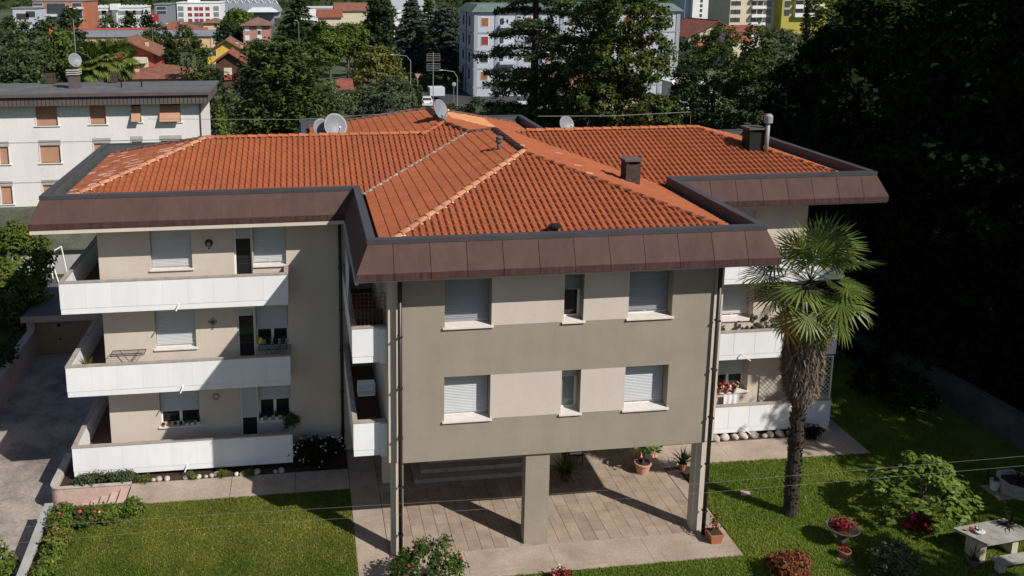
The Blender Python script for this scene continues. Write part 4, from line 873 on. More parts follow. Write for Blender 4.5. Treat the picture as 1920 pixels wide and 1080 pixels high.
# garden walls and steps on the left
t = thing('garden_wall', 'low white wall between the lawn and the driveway', 'wall', (-11.3, -1, -1)); MB().hexa([(-11.62, 4.08, -1.0), (-11.42, 4.08, -1.0), (-10.75, -8, -1.0), (-10.95, -8, -1.0)][::-1], [(-11.62, 4.08, .10), (-11.42, 4.08, .10), (-10.75, -8, .10), (-10.95, -8, .10)][::-1])  .build('wall', 'concrete_light', t)
MB().hexa([(-11.66, 4.1, .101), (-11.38, 4.1, .101), (-10.71, -8, .101), (-10.99, -8, .101)][::-1], [(-11.66, 4.1, .16), (-11.38, 4.1, .16), (-10.71, -8, .16), (-10.99, -8, .16)][::-1]).build('coping', 'stucco_base', t)
t = thing('retaining_wall', 'pink rendered retaining wall with a curved end above the steps', 'wall', (-10.5, 5.2, -1)); pl = [(-9.02, 5.205), (-9.02, 5.10), (-11.45, 5.10)]+[(-11.45-.35*math.sin(a), 5.45-.35*math.cos(a)) for a in (.3, .6, .9, 1.2, 1.5)]+[(-11.8, 7.5), (-11.55, 7.5), (-11.55, 5.205)]
MB().prism(pl, -1.0, .06).build('wall', 'pink_wall', t); MB().prism([(x-(.03 if x < -11 else 0), y-(.03 if y < 5.2 else 0)) for x, y in pl], .061, .10).build('coping', 'concrete_light', t)
t = thing('garden_steps', 'concrete steps running down to the driveway at the end of the path', 'steps', (-9.8, 4.6, -1))
for k in range(5): MB().box(-9.03-.34*(k+1), -9.03-.34*k, 4.12, 5.095, -1.0, -.115*(k+1)+.03).build('step', 'pink_wall', t)
t = thing('driveway_wall', 'rendered retaining wall along the left of the driveway', 'wall', (-16.2, 12, -1)); MB().hexa([(-16.1, -12, -1.0), (-15.75, -12, -1.0), (-16.2, 19.3, -1.0), (-16.5, 19.3, -1.0)], [(-16.1, -12, .35), (-15.75, -12, .35), (-16.2, 19.3, .42), (-16.5, 19.3, .42)]).build('wall', 'pink_wall', t)
MB().hexa([(-16.13, -12, .352), (-15.72, -12, .352), (-16.17, 19.3, .422), (-16.53, 19.3, .422)], [(-16.13, -12, .40), (-15.72, -12, .40), (-16.17, 19.3, .47), (-16.53, 19.3, .47)]).build('coping', 'concrete_light', t)
g = MB().add([(-60, -40, 1.2), (-16.1, -40, .3), (-16.4, 19.3, .35), (-16.4, 40, .35), (-60, 40, 1.5)], [(0, 1, 2, 3, 4)]); struct('bank', g, 'lawn_dark')
t = thing('garage', 'low garage with a beige up and over door at the end of the driveway', 'garage', (-14.5, 21, -1)); wall_xz(MB(), -16.6, -12.2, -1.0, 1.0, 19.3, 19.6, [(-16.2, -13.4, -1.0, .78)]).build('wall', 'pink_wall', t)
MB().box(-16.75, -12.0, 19.1, 25.0, 1.0, 1.18).build('roof', 'grey_roof', t); MB().box(-16.78, -12.0, 19.06, 19.099, .9, 1.2).build('fascia', 'pink_wall', t); MB().box(-16.6, -16.3, 19.61, 24.9, -1, 1.0).box(-12.5, -12.2, 19.61, 24.9, -1, 1.0).build('side_wall', 'pink_wall', t)
gd = MB().box(-16.19, -13.41, 19.5, 19.56, -.95, .77).build('door', 'garage_door', t)
for i in range(24): MB().box(-16.18+i*.1155, -16.18+i*.1155+.1, 19.487, 19.4995, -.93, .75).build('rib', 'garage_door', gd)
MB().box(-15.2, -15.02, 19.47, 19.486, .45, .62).build('handle', 'black', gd); MB().box(-15.15, -15.03, 19.47, 19.486, -.25, -.15).build('lock', 'black', gd)
t = thing('swing_frame', 'white tubular swing frame behind the garage roof', 'swing frame', (-16.6, 24, 1.0))
for p, q in (((-17.25, 24.4, 1.19), (-16.75, 24.6, 2.75)), ((-16.2, 24.0, 1.19), (-16.75, 24.6, 2.75)), ((-16.0, 25.4, .4), (-16.45, 25.9, 2.75)), ((-16.55, 24.2, 1.19), (-16.7, 24.6, 2.6))): MB().tube([p, q], .035, 6).build('leg', 'white_plastic', t)
MB().tube([(-16.75, 24.6, 2.75), (-16.45, 25.9, 2.75)], .035, 6).build('top_bar', 'white_plastic', t)
for x in (-17.0, -16.3): MB().box(x-.3, x+.3, 24.1, 24.5, 1.185, 1.4).build('ballast', 'grey_roof', t)
t = thing('outbuilding', 'low outbuilding with a mossy grey roof beyond the garage', 'shed', (-17, 30, -1)); MB().box(-22, -12.5, 28.2, 33, -1, 1.9).build('wall', 'stucco_base', t); MB().hexa([(-22.2, 27.9, 1.92), (-12.3, 27.9, 1.92), (-12.3, 33.2, 3.2), (-22.2, 33.2, 3.2)], [(-22.2, 27.9, 2.02), (-12.3, 27.9, 2.02), (-12.3, 33.2, 3.35), (-22.2, 33.2, 3.35)]).build('roof', 'moss_roof', t)
# ---------------------------------------------------------------- the palm
def fan_mesh(seed, m, L=.75, nseg=26, drop=.25, ws=.034):
    rng = np.random.default_rng(seed); V = []; T = []
    for i in range(nseg):
        a = R(-140+280*i/(nseg-1))+rng.normal()*.02; l = L*(.80+.2*math.cos(a*.6))*rng.uniform(.9, 1.08); d = np.array([math.cos(a), math.sin(a), 0]); s = np.array([-d[1], d[0], 0]); w_ = ws
        zf = .04*(1 if i % 2 else -1); p = d*.03; q = d*l*.62+np.array([0, 0, -.06*drop]); e = d*l+np.array([0, 0, -drop*l*.5*rng.uniform(.4, 1.4)]); nrm = np.array([0, 0, .012])
        V += [p-s*.004, p+s*.004, q+s*w_+nrm*zf, q-s*w_, q-s*w_, q+s*w_+nrm*zf, e+s*.004, e-s*.004]; t_ = rng.uniform(.2, 1); T += [t_*.8, min(1, t_*1.1)]
    me = quads('frond', np.array(V), np.array(T)); me.materials.append(MT[m]); return me
def palm(name, label, x, y, z0, zt, n, sk=(4.1, 6.6), tr=.2, sr=.68, L=.78, seed=2, pet=1.0, cat='palm', rad=1, oldp=.3, ws=.034):
    t = thing(name, label, cat, (x, y, z0)); rng = np.random.default_rng(seed); H = zt-z0
    tk = MB(); k = 26; pts = [(.02*math.sin(i*2.1), .02*math.cos(i*1.7), H*i/k) for i in range(k+1)]; tk.tube(pts, [tr*(1.25 if i == 0 else 1)*(1+.12*(i % 2)) for i in range(k+1)], 12)
    for i in range(230):
        a = rng.uniform(0, 6.28); z = rng.uniform(.3, max(.5, sk[0]-z0)); d = np.array([math.cos(a), math.sin(a), 0]); p = d*tr*.95+np.array([0, 0, z]); tk.tube([p, p+d*.08+np.array([0, 0, .09])], [.028, .012], 4)
    o = link('trunk', tk.mesh('trunk'), 'bark' if not sr else 'bark_palm'); o.parent = t
    if sr:
        m_ = 5200; a = rng.uniform(0, 6.28, m_); u = rng.random(m_); z = sk[0]-z0+(sk[1]-sk[0])*u; prof_ = np.interp(u, [0, .12, .35, .8, 1], [.38, .72, .98, 1.0, .8]); rr = sr*prof_*rng.uniform(.80, 1.04, m_)
        C = np.stack([rr*np.cos(a), rr*np.sin(a), z], 1); N = np.stack([np.cos(a), np.sin(a), .25+0*a], 1)+rng.normal(size=(m_, 3))*.35; up = np.stack([.12*np.cos(a), .12*np.sin(a), -np.ones(m_)], 1)
        o = link('dead_frond_skirt', leaf_mesh('dead_frond_skirt', C, N, .42, .040, rng.random(m_), rng, up=up), 'thatch'); o.parent = t; o['kind'] = 'stuff'
        inner = MB().lathe([(tr, sk[0]-z0+.3), (sr*.7, sk[0]-z0+.9), (sr*.8, sk[1]-z0-.3), (tr, sk[1]-z0)], 12).build('skirt_core', 'bark'); inner.parent = t
    meshes = [fan_mesh(k, 'palm_green', L, 26, .12+.2*k, ws) for k in range(3)]; old = [fan_mesh(9, 'palm_old', L*.95, 26, .9), fan_mesh(10, 'palm_old', L*.9, 24, 1.2)]
    pm_ = MB()
    for i in range(n):
        e = 1-(i+.5)/n; el = R(-62+145*e)+rng.normal()*.09; a = i*2.39996+rng.normal()*.15; pl = pet*rng.uniform(.8, 1.15)*rad; d = np.array([math.cos(a)*math.cos(el), math.sin(a)*math.cos(el), math.sin(el)]); p0 = np.array([0, 0, H-.15+.35*e]); p1 = p0+d*pl+np.array([0, 0, -.08])
        pm_.tube([p0, (p0+p1)/2+np.array([0, 0, .05]), p1], [.018, .013, .009], 4)
        is_old = e < .28 and rng.random() < oldp; o = link('frond', (old[i % 2] if is_old else meshes[i % 3]), None); o.parent = t; o.location = p1
        dv = Vector(d+np.array([0, 0, -.35 if e < .75 else -.1])).normalized(); side = Vector((0, 0, 1)).cross(dv)
        side = side.normalized() if side.length > .05 else Vector((1, 0, 0)); nrm = dv.cross(side); M3 = Matrix((dv, side, nrm)).transposed(); o.rotation_euler = (M3 @ Matrix.Rotation(rng.normal()*.35, 3, 'X')).to_euler()
        s = rng.uniform(.9, 1.15)*(1 if e > .25 else .9); o.scale = (s, s, s)
    o = pm_.build('petioles', 'leaf_mid', kind='stuff'); o.parent = t
    return t
palm('fan_palm', 'tall fan palm with a shaggy skirt of dead fronds on the lawn', 12.98, .53, 0, 8.0, 40, L=.90, pet=1.22, sr=.62)
# ---------------------------------------------------------------- garden on the right
rng = np.random.default_rng(77)
t = thing('broadleaf_shrub', 'spreading shrub with big light green leaves on the right lawn', 'shrub', (17.1, -.2, 0)); br = MB(); cs = []
for k in range(95):
    a = rng.uniform(0, 6.28); r_ = rng.uniform(.02, 1.0)**.55*1.65; z = .75+1.15*(1-(r_/1.75)**2)+rng.uniform(-.35, .2); p = np.array([17.1+r_*math.cos(a), -.2+r_*math.sin(a)*.9, z]); cs.append(p); br.tube([(17.1, -.2, 0), (17.1+.35*r_*math.cos(a), -.2+.35*r_*math.sin(a), z*.55), tuple(p)], [.03, .014, .005], 5) if k % 5 == 0 else None
br.build('stem', 'bark_grey', t); C = []; N = []
for p in cs:
    m_ = 20; d = rng.normal(size=(m_, 3))*np.array([1, 1, .5]); d /= np.linalg.norm(d, axis=1, keepdims=True); C.append(p+d*rng.uniform(.06, .26, (m_, 1))); N.append(d*.35+np.array([0, 0, 1])+rng.normal(size=(m_, 3))*.25)
C = np.concatenate(C); link('foliage', leaf_mesh('foliage', C, np.concatenate(N), .23, .125, rng.random(len(C)), rng, droop=.4), 'leaf_lime', t, 'stuff')
bush('magenta_flowers', 'magenta flowers with dark leaves at the foot of the broadleaf shrub', 16.65, -.75, 0, .38, .38, .28, 'leaf_crimson', ls=.09, ncl=30, per=14, seed=81, cat='flowers', flowers='magenta_flower', nf=5, fsize=.075)
bush('clipped_shrub', 'rounded reddish brown shrub at the bottom edge of the lawn', 11.2, -2.55, 0, .78, .62, .62, 'leaf_redbrown', ls=.08, ncl=200, per=22, seed=82)
bush('garden_shrub', 'olive green shrub with pinkish tips at the bottom right of the lawn', 14.4, -2.75, 0, .85, .85, .7, 'leaf_olive', ls=.07, ncl=200, per=20, seed=83, flowers='salmon_flower', nf=12, fsize=.03)
bush('pomegranate_shrub', 'glossy green shrub with red flowers in front of the portico post', .55, -1.75, 0, 1.55, 1.15, .8, 'leaf_glossy', ls=.075, ncl=330, per=24, seed=84, nl=8, flowers='red_flower', nf=4, fsize=.05)
bush('flower_cluster', 'low cluster of red and white flowers at the bottom edge of the apron', 4.5, -1.7, 0, .35, .38, .25, 'leaf_crimson', ls=.06, ncl=40, per=12, seed=85, cat='flowers', flowers='white_flower', nf=14, fsize=.03)
t = thing('bowl_planter', 'wide dark bowl planter with crimson leaves on the right lawn', 'planter', (13.75, -1.15, 0)); c = (13.75, -1.15, 0)
MB().lathe([(0, .0), (.16, 0), (.13, .2), (.13, .3), (.45, .55), (.52, .62), (.49, .63), (.42, .56), (0, .5)], 20, c).build('bowl', 'lead', t, smooth=True); MB().lathe([(0, .57), (.44, .575)], 14, c).build('soil', 'soil', t); tuft(t, (13.75, -1.15, .56), .34, .42, 260, 'leaf_crimson', .12, .05, 22)
t = thing('potted_plant', 'small terracotta pot with pale red leaves in front of the bowl planter', 'potted plant', (13.45, -1.78, 0)); pot(t, .18, .26, 'terracotta', (13.45, -1.78, 0)); tuft(t, (13.4, -1.75, .24), .18, .15, 50, 'leaf_crimson', .08, .05, 23)
g = MB().lathe([(0, 0), (.22, 0), (.24, .02), (0, .025)], 10, (13.42, -1.82, 0)).build('saucer', 'coping', t)
t = thing('garden_table', 'pale concrete garden table under the trees', 'table', (17.8, -2.2, 0)); tp = [(16.95, -1.85), (17.39, -2.72), (19.3, -2.5), (18.9, -1.6)]
MB().prism(tp, .68, .76).build('top', 'old_concrete', t)
for xs, ys in (((17.3, 17.5), (-2.6, -2.0)), ((18.6, 18.8), (-2.35, -1.8))): MB().box(xs[0], xs[1], ys[0], ys[1], 0, .679).build('leg', 'cream_wall', t)
t = thing('garden_bench', 'low concrete bench in front of the garden table', 'bench', (18.2, -3, 0)); MB().prism([(17.36, -2.92), (17.5, -3.28), (19.3, -3.1), (19.2, -2.75)], .39, .46).build('seat', 'old_concrete', t)
for x in (17.55, 18.9): MB().box(x, x+.22, -3.1, -2.9, 0, .389).build('leg', 'concrete_light', t)
t = thing('table_planter', 'small white oval dish of red flowers on the garden table', 'planter', (17.55, -2.2, .76)); MB().lathe([(0, 0), (.10, 0), (.16, .09), (.14, .1), (0, .07)], 14, (17.55, -2.2, .762)).build('dish', 'white_plastic', t); tuft(t, (17.5, -2.15, .82), .14, .12, 40, 'leaf_mid', .06, .04, 24); MB().blob((17.32, -2.12, .9), (.06, .05, .05), 7, 5, .2).build('flower', 'red_flower', t)
t = thing('plant_pot', 'dark pot with thin stems below the garden table', 'potted plant', (17.05, -2.65, 0)); pot(t, .17, .24, 'lead', (17.05, -2.65, 0)); spiky(t, (17.05, -2.65, .2), 16, .6, .02, 'leaf_dark', 3, .7)
t = thing('bare_shrub', 'dark spiky plant leaning over the far end of the garden table', 'plant', (18.75, -1.7, .76)); spiky(t, (18.75, -2.0, .762), 40, .5, .04, 'leaf_deep', 5, 1.3, 'foliage'); pot(t, .12, .1, 'lead', (18.75, -2.0, .762))
t = thing('stone_planter', 'octagonal stone planter at the right edge of the garden', 'planter', (21.5, .7, 0)); oc = lambda r, z: [(21.5+r*math.cos(R(22.5+45*k)), .75+r*math.sin(R(22.5+45*k)), z) for k in range(8)]
MB().add(oc(.62, 0)+oc(.7, .48)+oc(.56, .48)+oc(.54, .36), [(i+8*j, (i+1) % 8+8*j, (i+1) % 8+8*(j+1), i+8*(j+1)) for j in range(3) for i in range(8)]).build('rim', 'stone', t); MB().add(oc(.55, .37), [tuple(range(8))]).build('soil', 'soil', t); spiky(t, (21.6, .8, .37), 30, .6, .04, 'leaf_dark', 8, .9)
t = thing('bucket', 'white plastic bucket of green leaves beside the stone planter', 'bucket', (20.8, .95, 0)); MB().lathe([(0, .02), (.12, .0), (.17, .36), (.18, .37), (.16, .36), (0, .3)], 14, (20.8, .95, .05)).build('pail', 'white_plastic', t); tuft(t, (20.8, .95, .36), .16, .15, 50, 'leaf_mid', .09, .06, 26)
tag(MB().box(20.5, 21.0, .35, 1.25, 0, .04).build('paving_stone', 'concrete'), 'flat stone slab beside the white bucket', 'stone slab')
tag(MB().prism([(11.9, 1.72), (12.22, 1.68), (12.3, 1.9), (12.02, 2.0)], 0, .06).build('stepping_stone', 'pink_wall'), 'single stepping stone in the grass left of the palm', 'stone slab')
bush('bed_shrub', 'low dark shrub beside the right stone row', 16.5, 5.25, 0, .4, .5, .3, 'leaf_deep', ls=.08, ncl=60, per=16, seed=86)
t = thing('boundary_wall', 'grey boundary wall under the dark trees on the right', 'wall', (23.5, 8, 0)); MB().hexa([(24.6, -8, 0), (24.9, -8, 0), (22.6, 26, 0), (22.3, 26, 0)], [(24.6, -8, 1.25), (24.9, -8, 1.25), (22.6, 26, 1.25), (22.3, 26, 1.25)]).build('wall', 'old_wall', t)
MB().hexa([(24.55, -8, 1.251), (24.95, -8, 1.251), (22.65, 26, 1.251), (22.25, 26, 1.251)], [(24.55, -8, 1.31), (24.95, -8, 1.31), (22.65, 26, 1.31), (22.25, 26, 1.31)]).build('coping', 'old_wall', t)
leafmat('leaf_yew', (.022, .045, .012), (.105, .140, .030), tr=.15)
# ---------------------------------------------------------------- neighbouring buildings
G0 = -1.05
def win(parent, x, z, w_, h, y, m='window_dark', fm='frame', proud=.05):
    f = MB().box(x-w_/2-.08, x+w_/2+.08, y-proud, y, z-h/2-.08, z+h/2+.08).build('window', fm, parent); MB().box(x-w_/2, x+w_/2, y-proud-.03, y-proud-.001, z-h/2, z+h/2).build('pane', m, f); return f
def gable(name, label, x0, x1, y0, y1, ze, zr, wm, rm, axis='y', over=.6, cat='house', wins=(), chim=(), sidew=(), hip=0, z0=G0):
    t = thing(name, label, cat, ((x0+x1)/2, (y0+y1)/2, z0)); wv = MB(); xm, ym = (x0+x1)/2, (y0+y1)/2
    if hip: wv.box(x0, x1, y0, y1, z0, ze)
    elif axis == 'y': wv.add([(x0, y0, z0), (x1, y0, z0), (x1, y0, ze), (xm, y0, zr-.05), (x0, y0, ze), (x0, y1, z0), (x1, y1, z0), (x1, y1, ze), (xm, y1, zr-.05), (x0, y1, ze)], [(0, 1, 2, 3, 4), (9, 8, 7, 6, 5), (1, 6, 7, 2), (5, 0, 4, 9)])
    else: wv.add([(x0, y0, z0), (x0, y1, z0), (x0, y1, ze), (x0, ym, zr-.05), (x0, y0, ze), (x1, y0, z0), (x1, y1, z0), (x1, y1, ze), (x1, ym, zr-.05), (x1, y0, ze)], [(4, 3, 2, 1, 0), (5, 6, 7, 8, 9), (0, 5, 9, 4), (6, 1, 2, 7)])
    wv.build('wall', wm, t); r = MB(); o = over; a, b_, c, d = x0-o, x1+o, y0-o, y1+o; T = .18
    if hip:
        h = min(b_-a, d-c)/2; k = (zr-ze)
        p = [(a+h, c+h), (b_-h, d-h)] if b_-a > d-c else [(a+h, c+h), (a+h, d-h)]
        if b_-a > d-c: p = [(a+h, ym), (b_-h, ym)]
        r.add([(a, c, ze), (b_, c, ze), (b_, d, ze), (a, d, ze), (*p[0], zr), (*p[1], zr)], [(0, 1, 5, 4), (2, 3, 4, 5), (1, 2, 5), (3, 0, 4), (3, 2, 1, 0)] if b_-a > d-c else [(0, 1, 4), (2, 3, 5), (1, 2, 5, 4), (3, 0, 4, 5), (3, 2, 1, 0)])
    else:
        sl_ = (zr-ze)/((xm-x0) if axis == 'y' else (ym-y0)); zl = ze-o*sl_
        if axis == 'y':
            r.hexa([(a, c, zl), (xm, c, zr), (xm, d, zr), (a, d, zl)], [(a, c, zl+T), (xm, c, zr+T), (xm, d, zr+T), (a, d, zl+T)]); r.hexa([(xm, c, zr), (b_, c, zl), (b_, d, zl), (xm, d, zr)], [(xm, c, zr+T), (b_, c, zl+T), (b_, d, zl+T), (xm, d, zr+T)])
        else:
            r.hexa([(a, c, zl), (b_, c, zl), (b_, ym, zr), (a, ym, zr)], [(a, c, zl+T), (b_, c, zl+T), (b_, ym, zr+T), (a, ym, zr+T)]); r.hexa([(a, ym, zr), (b_, ym, zr), (b_, d, zl), (a, d, zl)], [(a, ym, zr+T), (b_, ym, zr+T), (b_, d, zl+T), (a, d, zl+T)])
    rf = r.build('roof', rm, t)
    if not hip:
        rt = MB()
        if axis == 'y': rt.tube([(xm, c, zr+T), (xm, d, zr+T)], .14, 6)
        else: rt.tube([(a, ym, zr+T), (b_, ym, zr+T)], .14, 6)
        rt.build('ridge', rm, rf)
    for (cx, cy, h) in chim: ch = MB().box(cx-.35, cx+.35, cy-.35, cy+.35, ze, zr+h).build('chimney', 'peach_wall', rf); MB().box(cx-.45, cx+.45, cy-.45, cy+.45, zr+h+.001, zr+h+.15).build('chimney_cap', 'roof_far', rf)
    for q in wins: win(t, *q[:4], y0, *(q[4:] or ()))
    return t
def block(name, label, x0, x1, y0, y1, z1, wm, wins, rm='pale_roof', cat='apartment building', z0=G0, par=.4, extra=None, rows=None):
    t = thing(name, label, cat, ((x0+x1)/2, (y0+y1)/2, z0)); MB().box(x0, x1, y0, y1, z0, z1).build('wall', wm, t); MB().box(x0-.3, x1+.3, y0-.3, y1+.3, z1+.001, z1+par).build('roof', rm, t)
    for q in wins: win(t, *q[:4], y0, *(q[4:] or ()))
    return t
def X(u, Y, v=60): return float(at(u, v, Y)[0])
def Z(v, Y, u=600): return float(at(u, v, Y)[2])
# white apartment block on the left
Y = 46.0; t = thing('white_apartment_block', 'long white apartment block with brown roller blinds behind the house', 'apartment building', (-25, 50, G0))
xr = X(378, Y, 200); wl = -60.0
ww = [((67, 108), (197, 236), 0), ((168, 199), (195, 233), 0), ((246, 265), (193, 229), 1), ((299, 339), (191, 229), 1), ((-60, -22), (199, 238), 0), ((-1, 17), (275, 308), 2), ((75, 114), (272, 306), 2), ((176, 208), (268, 303), 2), ((247, 268), (265, 300), 2), ((301, 341), (263, 298), 2), ((-90, -52), (279, 312), 2), ((2, 24), (349, 383), 2), ((81, 118), (346, 380), 2), ((182, 212), (343, 377), 2), ((-60, -25), (352, 387), 2)]
hz = []
for (u0, u1), (v0, v1), k in ww: a, b_ = at(u0, v1, Y), at(u1, v0, Y); hz.append((round(float(a[0]), 3), round(float(b_[0]), 3), round(float(a[2]), 3), round(float(b_[2]), 3)))
MB().box(wl, xr-.31, Y+.4, 52.0, G0, 8.2).build('core', 'black', t)
wall_xz(MB(), wl, xr, .0, 8.2, Y, Y+.39, hz).build('front_wall', 'white_wall', t); MB().box(xr-.3, xr+.002, Y+.391, 52, G0, 8.2).build('side_wall', 'white_wall', t)
MB().box(wl, xr+.05, Y-.15, Y+.39, G0, -.02).build('plinth', 'stucco_base', t)
for zb in (Z(264, Y, 200), Z(341, Y, 100)): MB().box(wl, xr, Y-.02, Y-.002, zb-.02, zb+.03).build('string_course', 'stucco_base', t)
for (x0, x1, z0, z1), q in zip(hz, ww):
    f = MB().box(x0, x0+.07, Y-.04, Y+.15, z0, z1).box(x1-.07, x1, Y-.04, Y+.15, z0, z1).box(x0-.1, x1+.1, Y-.09, Y+.12, z0-.07, z0).build('window', 'white_wall', t)
    if q[2] == 1: MB().hexa([(x0+.08, Y-.5, z0+.1), (x1-.08, Y-.5, z0+.1), (x1-.08, Y-.45, z0+.1), (x0+.08, Y-.45, z0+.1)], [(x0+.08, Y+.06, z1-.25), (x1-.08, Y+.06, z1-.25), (x1-.08, Y+.10, z1-.25), (x0+.08, Y+.10, z1-.25)]).build('blind', 'wood_blind', f)
    else: shutter(MB(), x0+.08, x1-.08, z0+.06, z1-.02, Y+.12, .06).build('blind', 'wood_blind', f)
    if q[2] == 2: MB().box(x0, x1, Y-.02, Y-.002, z1+.001, z1+.42).build('lintel_panel', 'stucco_base', t)
rf = MB().box(wl, xr+.75, Y-1.0, 53.2, 8.95, 9.12).build('roof', 'grey_roof', t); MB().box(wl, xr+.6, Y-.85, 53, 8.21, 8.949).build('fascia', 'lead', rf); MB().box(wl, xr+.8, Y-1.05, Y-1.001, 8.9, 9.14).build('gutter', 'lead', rf)
for i in range(90): MB().box(xr+.55-i*.3, xr+.57-i*.3, Y-.875, Y-.851, 8.25, 8.89).build('fascia_seam', 'black', rf) if i < 70 else None
for (u, v, Yc, w_, h, m) in ((141, 170, 49, .75, 1.1, 'lead'), (94, 143, 52.4, .7, .9, 'brick'), (213, 143, 52.4, .5, .9, 'brick')):
    x = X(u, Yc, v); c = MB().box(x-w_/2, x+w_/2, Yc-w_/2, Yc+w_/2, 9.1, 9.1+h).build('chimney', m, rf); 
    for k in range(3 if u == 141 else 0): MB().box(x-w_/2-.12, x+w_/2+.12, Yc-w_/2-.12, Yc+w_/2+.12, 9.12+h+k*.16, 9.20+h+k*.16).build('chimney_plate', 'concrete_light', rf)
for u in (228, 266): x = X(u, 49, 165); MB().tube([(x, 49, 9.1), (x, 49, 9.65)], .06, 6).lathe([(0, 0), (.12, 0), (.12, .1), (0, .14)], 8, (x, 49, 9.65)).build('roof_vent', 'black', rf)
MB().tube([(xr-.12, Y-.06, 8.2), (xr-.12, Y-.06, 0)], .05, 6).build('downpipe', 'lead', t)
x = X(141, 49, 120); dish('pale satellite dish on the chimney of the white apartment block', (x, 48.9, Z(113, 49, 141)), .52, (.6, -.8, .35), mast=1.3)
t = thing('radio_mast', 'very tall thin guyed aerial mast on the white apartment block', 'aerial', (x, 49.4, 10)); MB().tube([(x, 49.4, 10.5), (x, 49.4, 14.5)], .04, 5).build('pole', 'wire', t)
for z, w_ in ((13.6, .9), (12.9, .6)): MB().tube([(x-w_, 49.4, z), (x+w_, 49.4, z)], .015, 4).build('element', 'wire', t)
# houses of the town -------------------------------------------------
Y = 164; a, b_ = X(165, Y), X(290, Y); t = gable('red_house', 'red rendered house with a wide brown gable roof', a+1.2, b_-.4, Y, Y+14, Z(96, Y), Z(72, Y), 'red_wall', 'roof_far', 'y', 1.4, chim=((b_-2.5, Y+5, -.6),), wins=())
MB().box(X(230, Y-1), X(272, Y-1), Y-2.6, Y-.02, Z(113, Y), Z(103, Y)).build('awning', 'cream_wall', t); MB().box(X(232, Y), X(275, Y), Y-.4, Y-.01, G0, Z(103, Y)).build('porch_wall', 'cream_wall', t); win(t, X(252, Y), Z(118, Y), 1.9, .9, Y-.4)
t = gable('tiled_bungalow', 'low bungalow with a brown tiled hip roof behind the white block', X(208, 100), X(378, 100), 100, 112, Z(143, 100), Z(124, 100), 'peach_wall', 'roof_far', 'x', .6, hip=1, chim=((X(244, 100), 103, -.2),))
Y = 185; t = gable('yellow_house', 'bright yellow gabled house with a grey brown roof', X(380, Y)+.8, X(460, Y), Y, Y+13, Z(96, Y), Z(74, Y), 'yellow_wall', 'roof_brown', 'y', 1.0, chim=((X(452, Y), Y+2, -1.2), (X(440, Y), Y+5, -.6)), wins=((X(400, Y), Z(98, Y), .9, 1.1),))
Y = 138; t = gable('brown_house', 'dark brown timbered house with a red brown roof below the yellow house', X(396, Y)+.6, X(452, Y), Y, Y+9, Z(113, Y), Z(97, Y), 'brown_wood', 'roof_red', 'y', .9); MB().box(X(417, Y), X(432, Y), Y-.06, Y-.01, Z(138, Y), Z(125, Y)).build('shutter', 'cream_wall', t); MB().box(X(417, Y), X(438, Y), Y-.3, Y-.065, Z(147, Y), Z(139, Y)).build('balcony', 'red_wall', t); MB().box(X(408, Y), X(415, Y), Y-.05, Y-.01, G0, Z(131, Y)).build('door', 'black', t)
Y = 240; x0, x1 = X(128, Y), X(409, Y); t = thing('warehouse', 'long low peach warehouse with a grey roof across the town', 'warehouse', ((x0+x1)/2, Y, G0)); MB().box(x0, x1, Y, Y+22, G0, Z(66, Y)).build('wall', 'peach_wall', t)
MB().add([(x0-.5, Y-.6, Z(66, Y)), (x1+.5, Y-.6, Z(66, Y)), (x1+.5, Y+11, Z(57, Y)), (x0-.5, Y+11, Z(57, Y)), (x1+.5, Y+23, Z(66, Y)), (x0-.5, Y+23, Z(66, Y))], [(0, 1, 2, 3), (3, 2, 4, 5), (1, 4, 2), (0, 3, 5)]).build('roof', 'far_grey', t); MB().box(x0, x1-4, Y+10.6, Y+11.4, Z(57, Y)+.02, Z(57, Y)+.6).build('ridge_cap', 'red_wall', t)
for u in (135, 190, 250, 300, 350, 395): MB().box(X(u, Y), X(u, Y)+.5, Y-.12, Y-.01, G0, Z(66.5, Y)).build('pilaster', 'cream_wall', t)
Y = 300; z = lambda v: Z(v, Y); t = block('brick_offices', 'orange brick office building with grey balconies at the top left', X(67, Y), X(163, Y), Y, Y+20, Z(1, Y), 'brick_orange', [(X(u, Y), z(v), 3.2, 2.2) for u in (75, 100, 118, 148) for v in (10, 22, 34)], 'far_grey')
for u0, u1, v in ((68, 86, 9), (85, 110, 24), (128, 160, 11), (140, 158, 32)): MB().box(X(u0, Y), X(u1, Y), Y-2, Y-.1, z(v+4), z(v)).build('balcony', 'pale_roof', t)
t = block('glazed_annexe', 'small grey glazed annexe left of the brick offices', X(27, 285), X(70, 285), 285, 297, Z(14, 285), 'pale_blue_wall', [(X(45, 285), Z(28, 285), 4, 2), (X(60, 285), Z(24, 285), 3, 2)], 'far_grey')
Y = 350; t = block('concrete_block', 'pale concrete block with a toothed parapet in the town', X(163, Y), X(268, Y), Y, Y+22, z(13) if False else Z(13, Y), 'far_white', [(X(u, Y), Z(v, Y), 4, 1.6, 'far_grey') for u in (175, 192, 203, 233, 247, 261) for v in (22, 36)], 'far_white')
for i in range(14): MB().box(X(165, Y)+i*1.75, X(165, Y)+i*1.75+1.1, Y-.25, Y+.2, Z(13, Y)+.41, Z(13, Y)+1.2).build('parapet_tooth', 'far_white', t)
MB().box(X(210, Y), X(225, Y), Y-1, Y+5, Z(17, Y), Z(6, Y)).build('lift_tower', 'far_white', t); MB().box(X(213, Y), X(221, Y), Y-1.1, Y-1.01, Z(48, Y), Z(18, Y)).build('stair_glazing', 'far_grey', t)
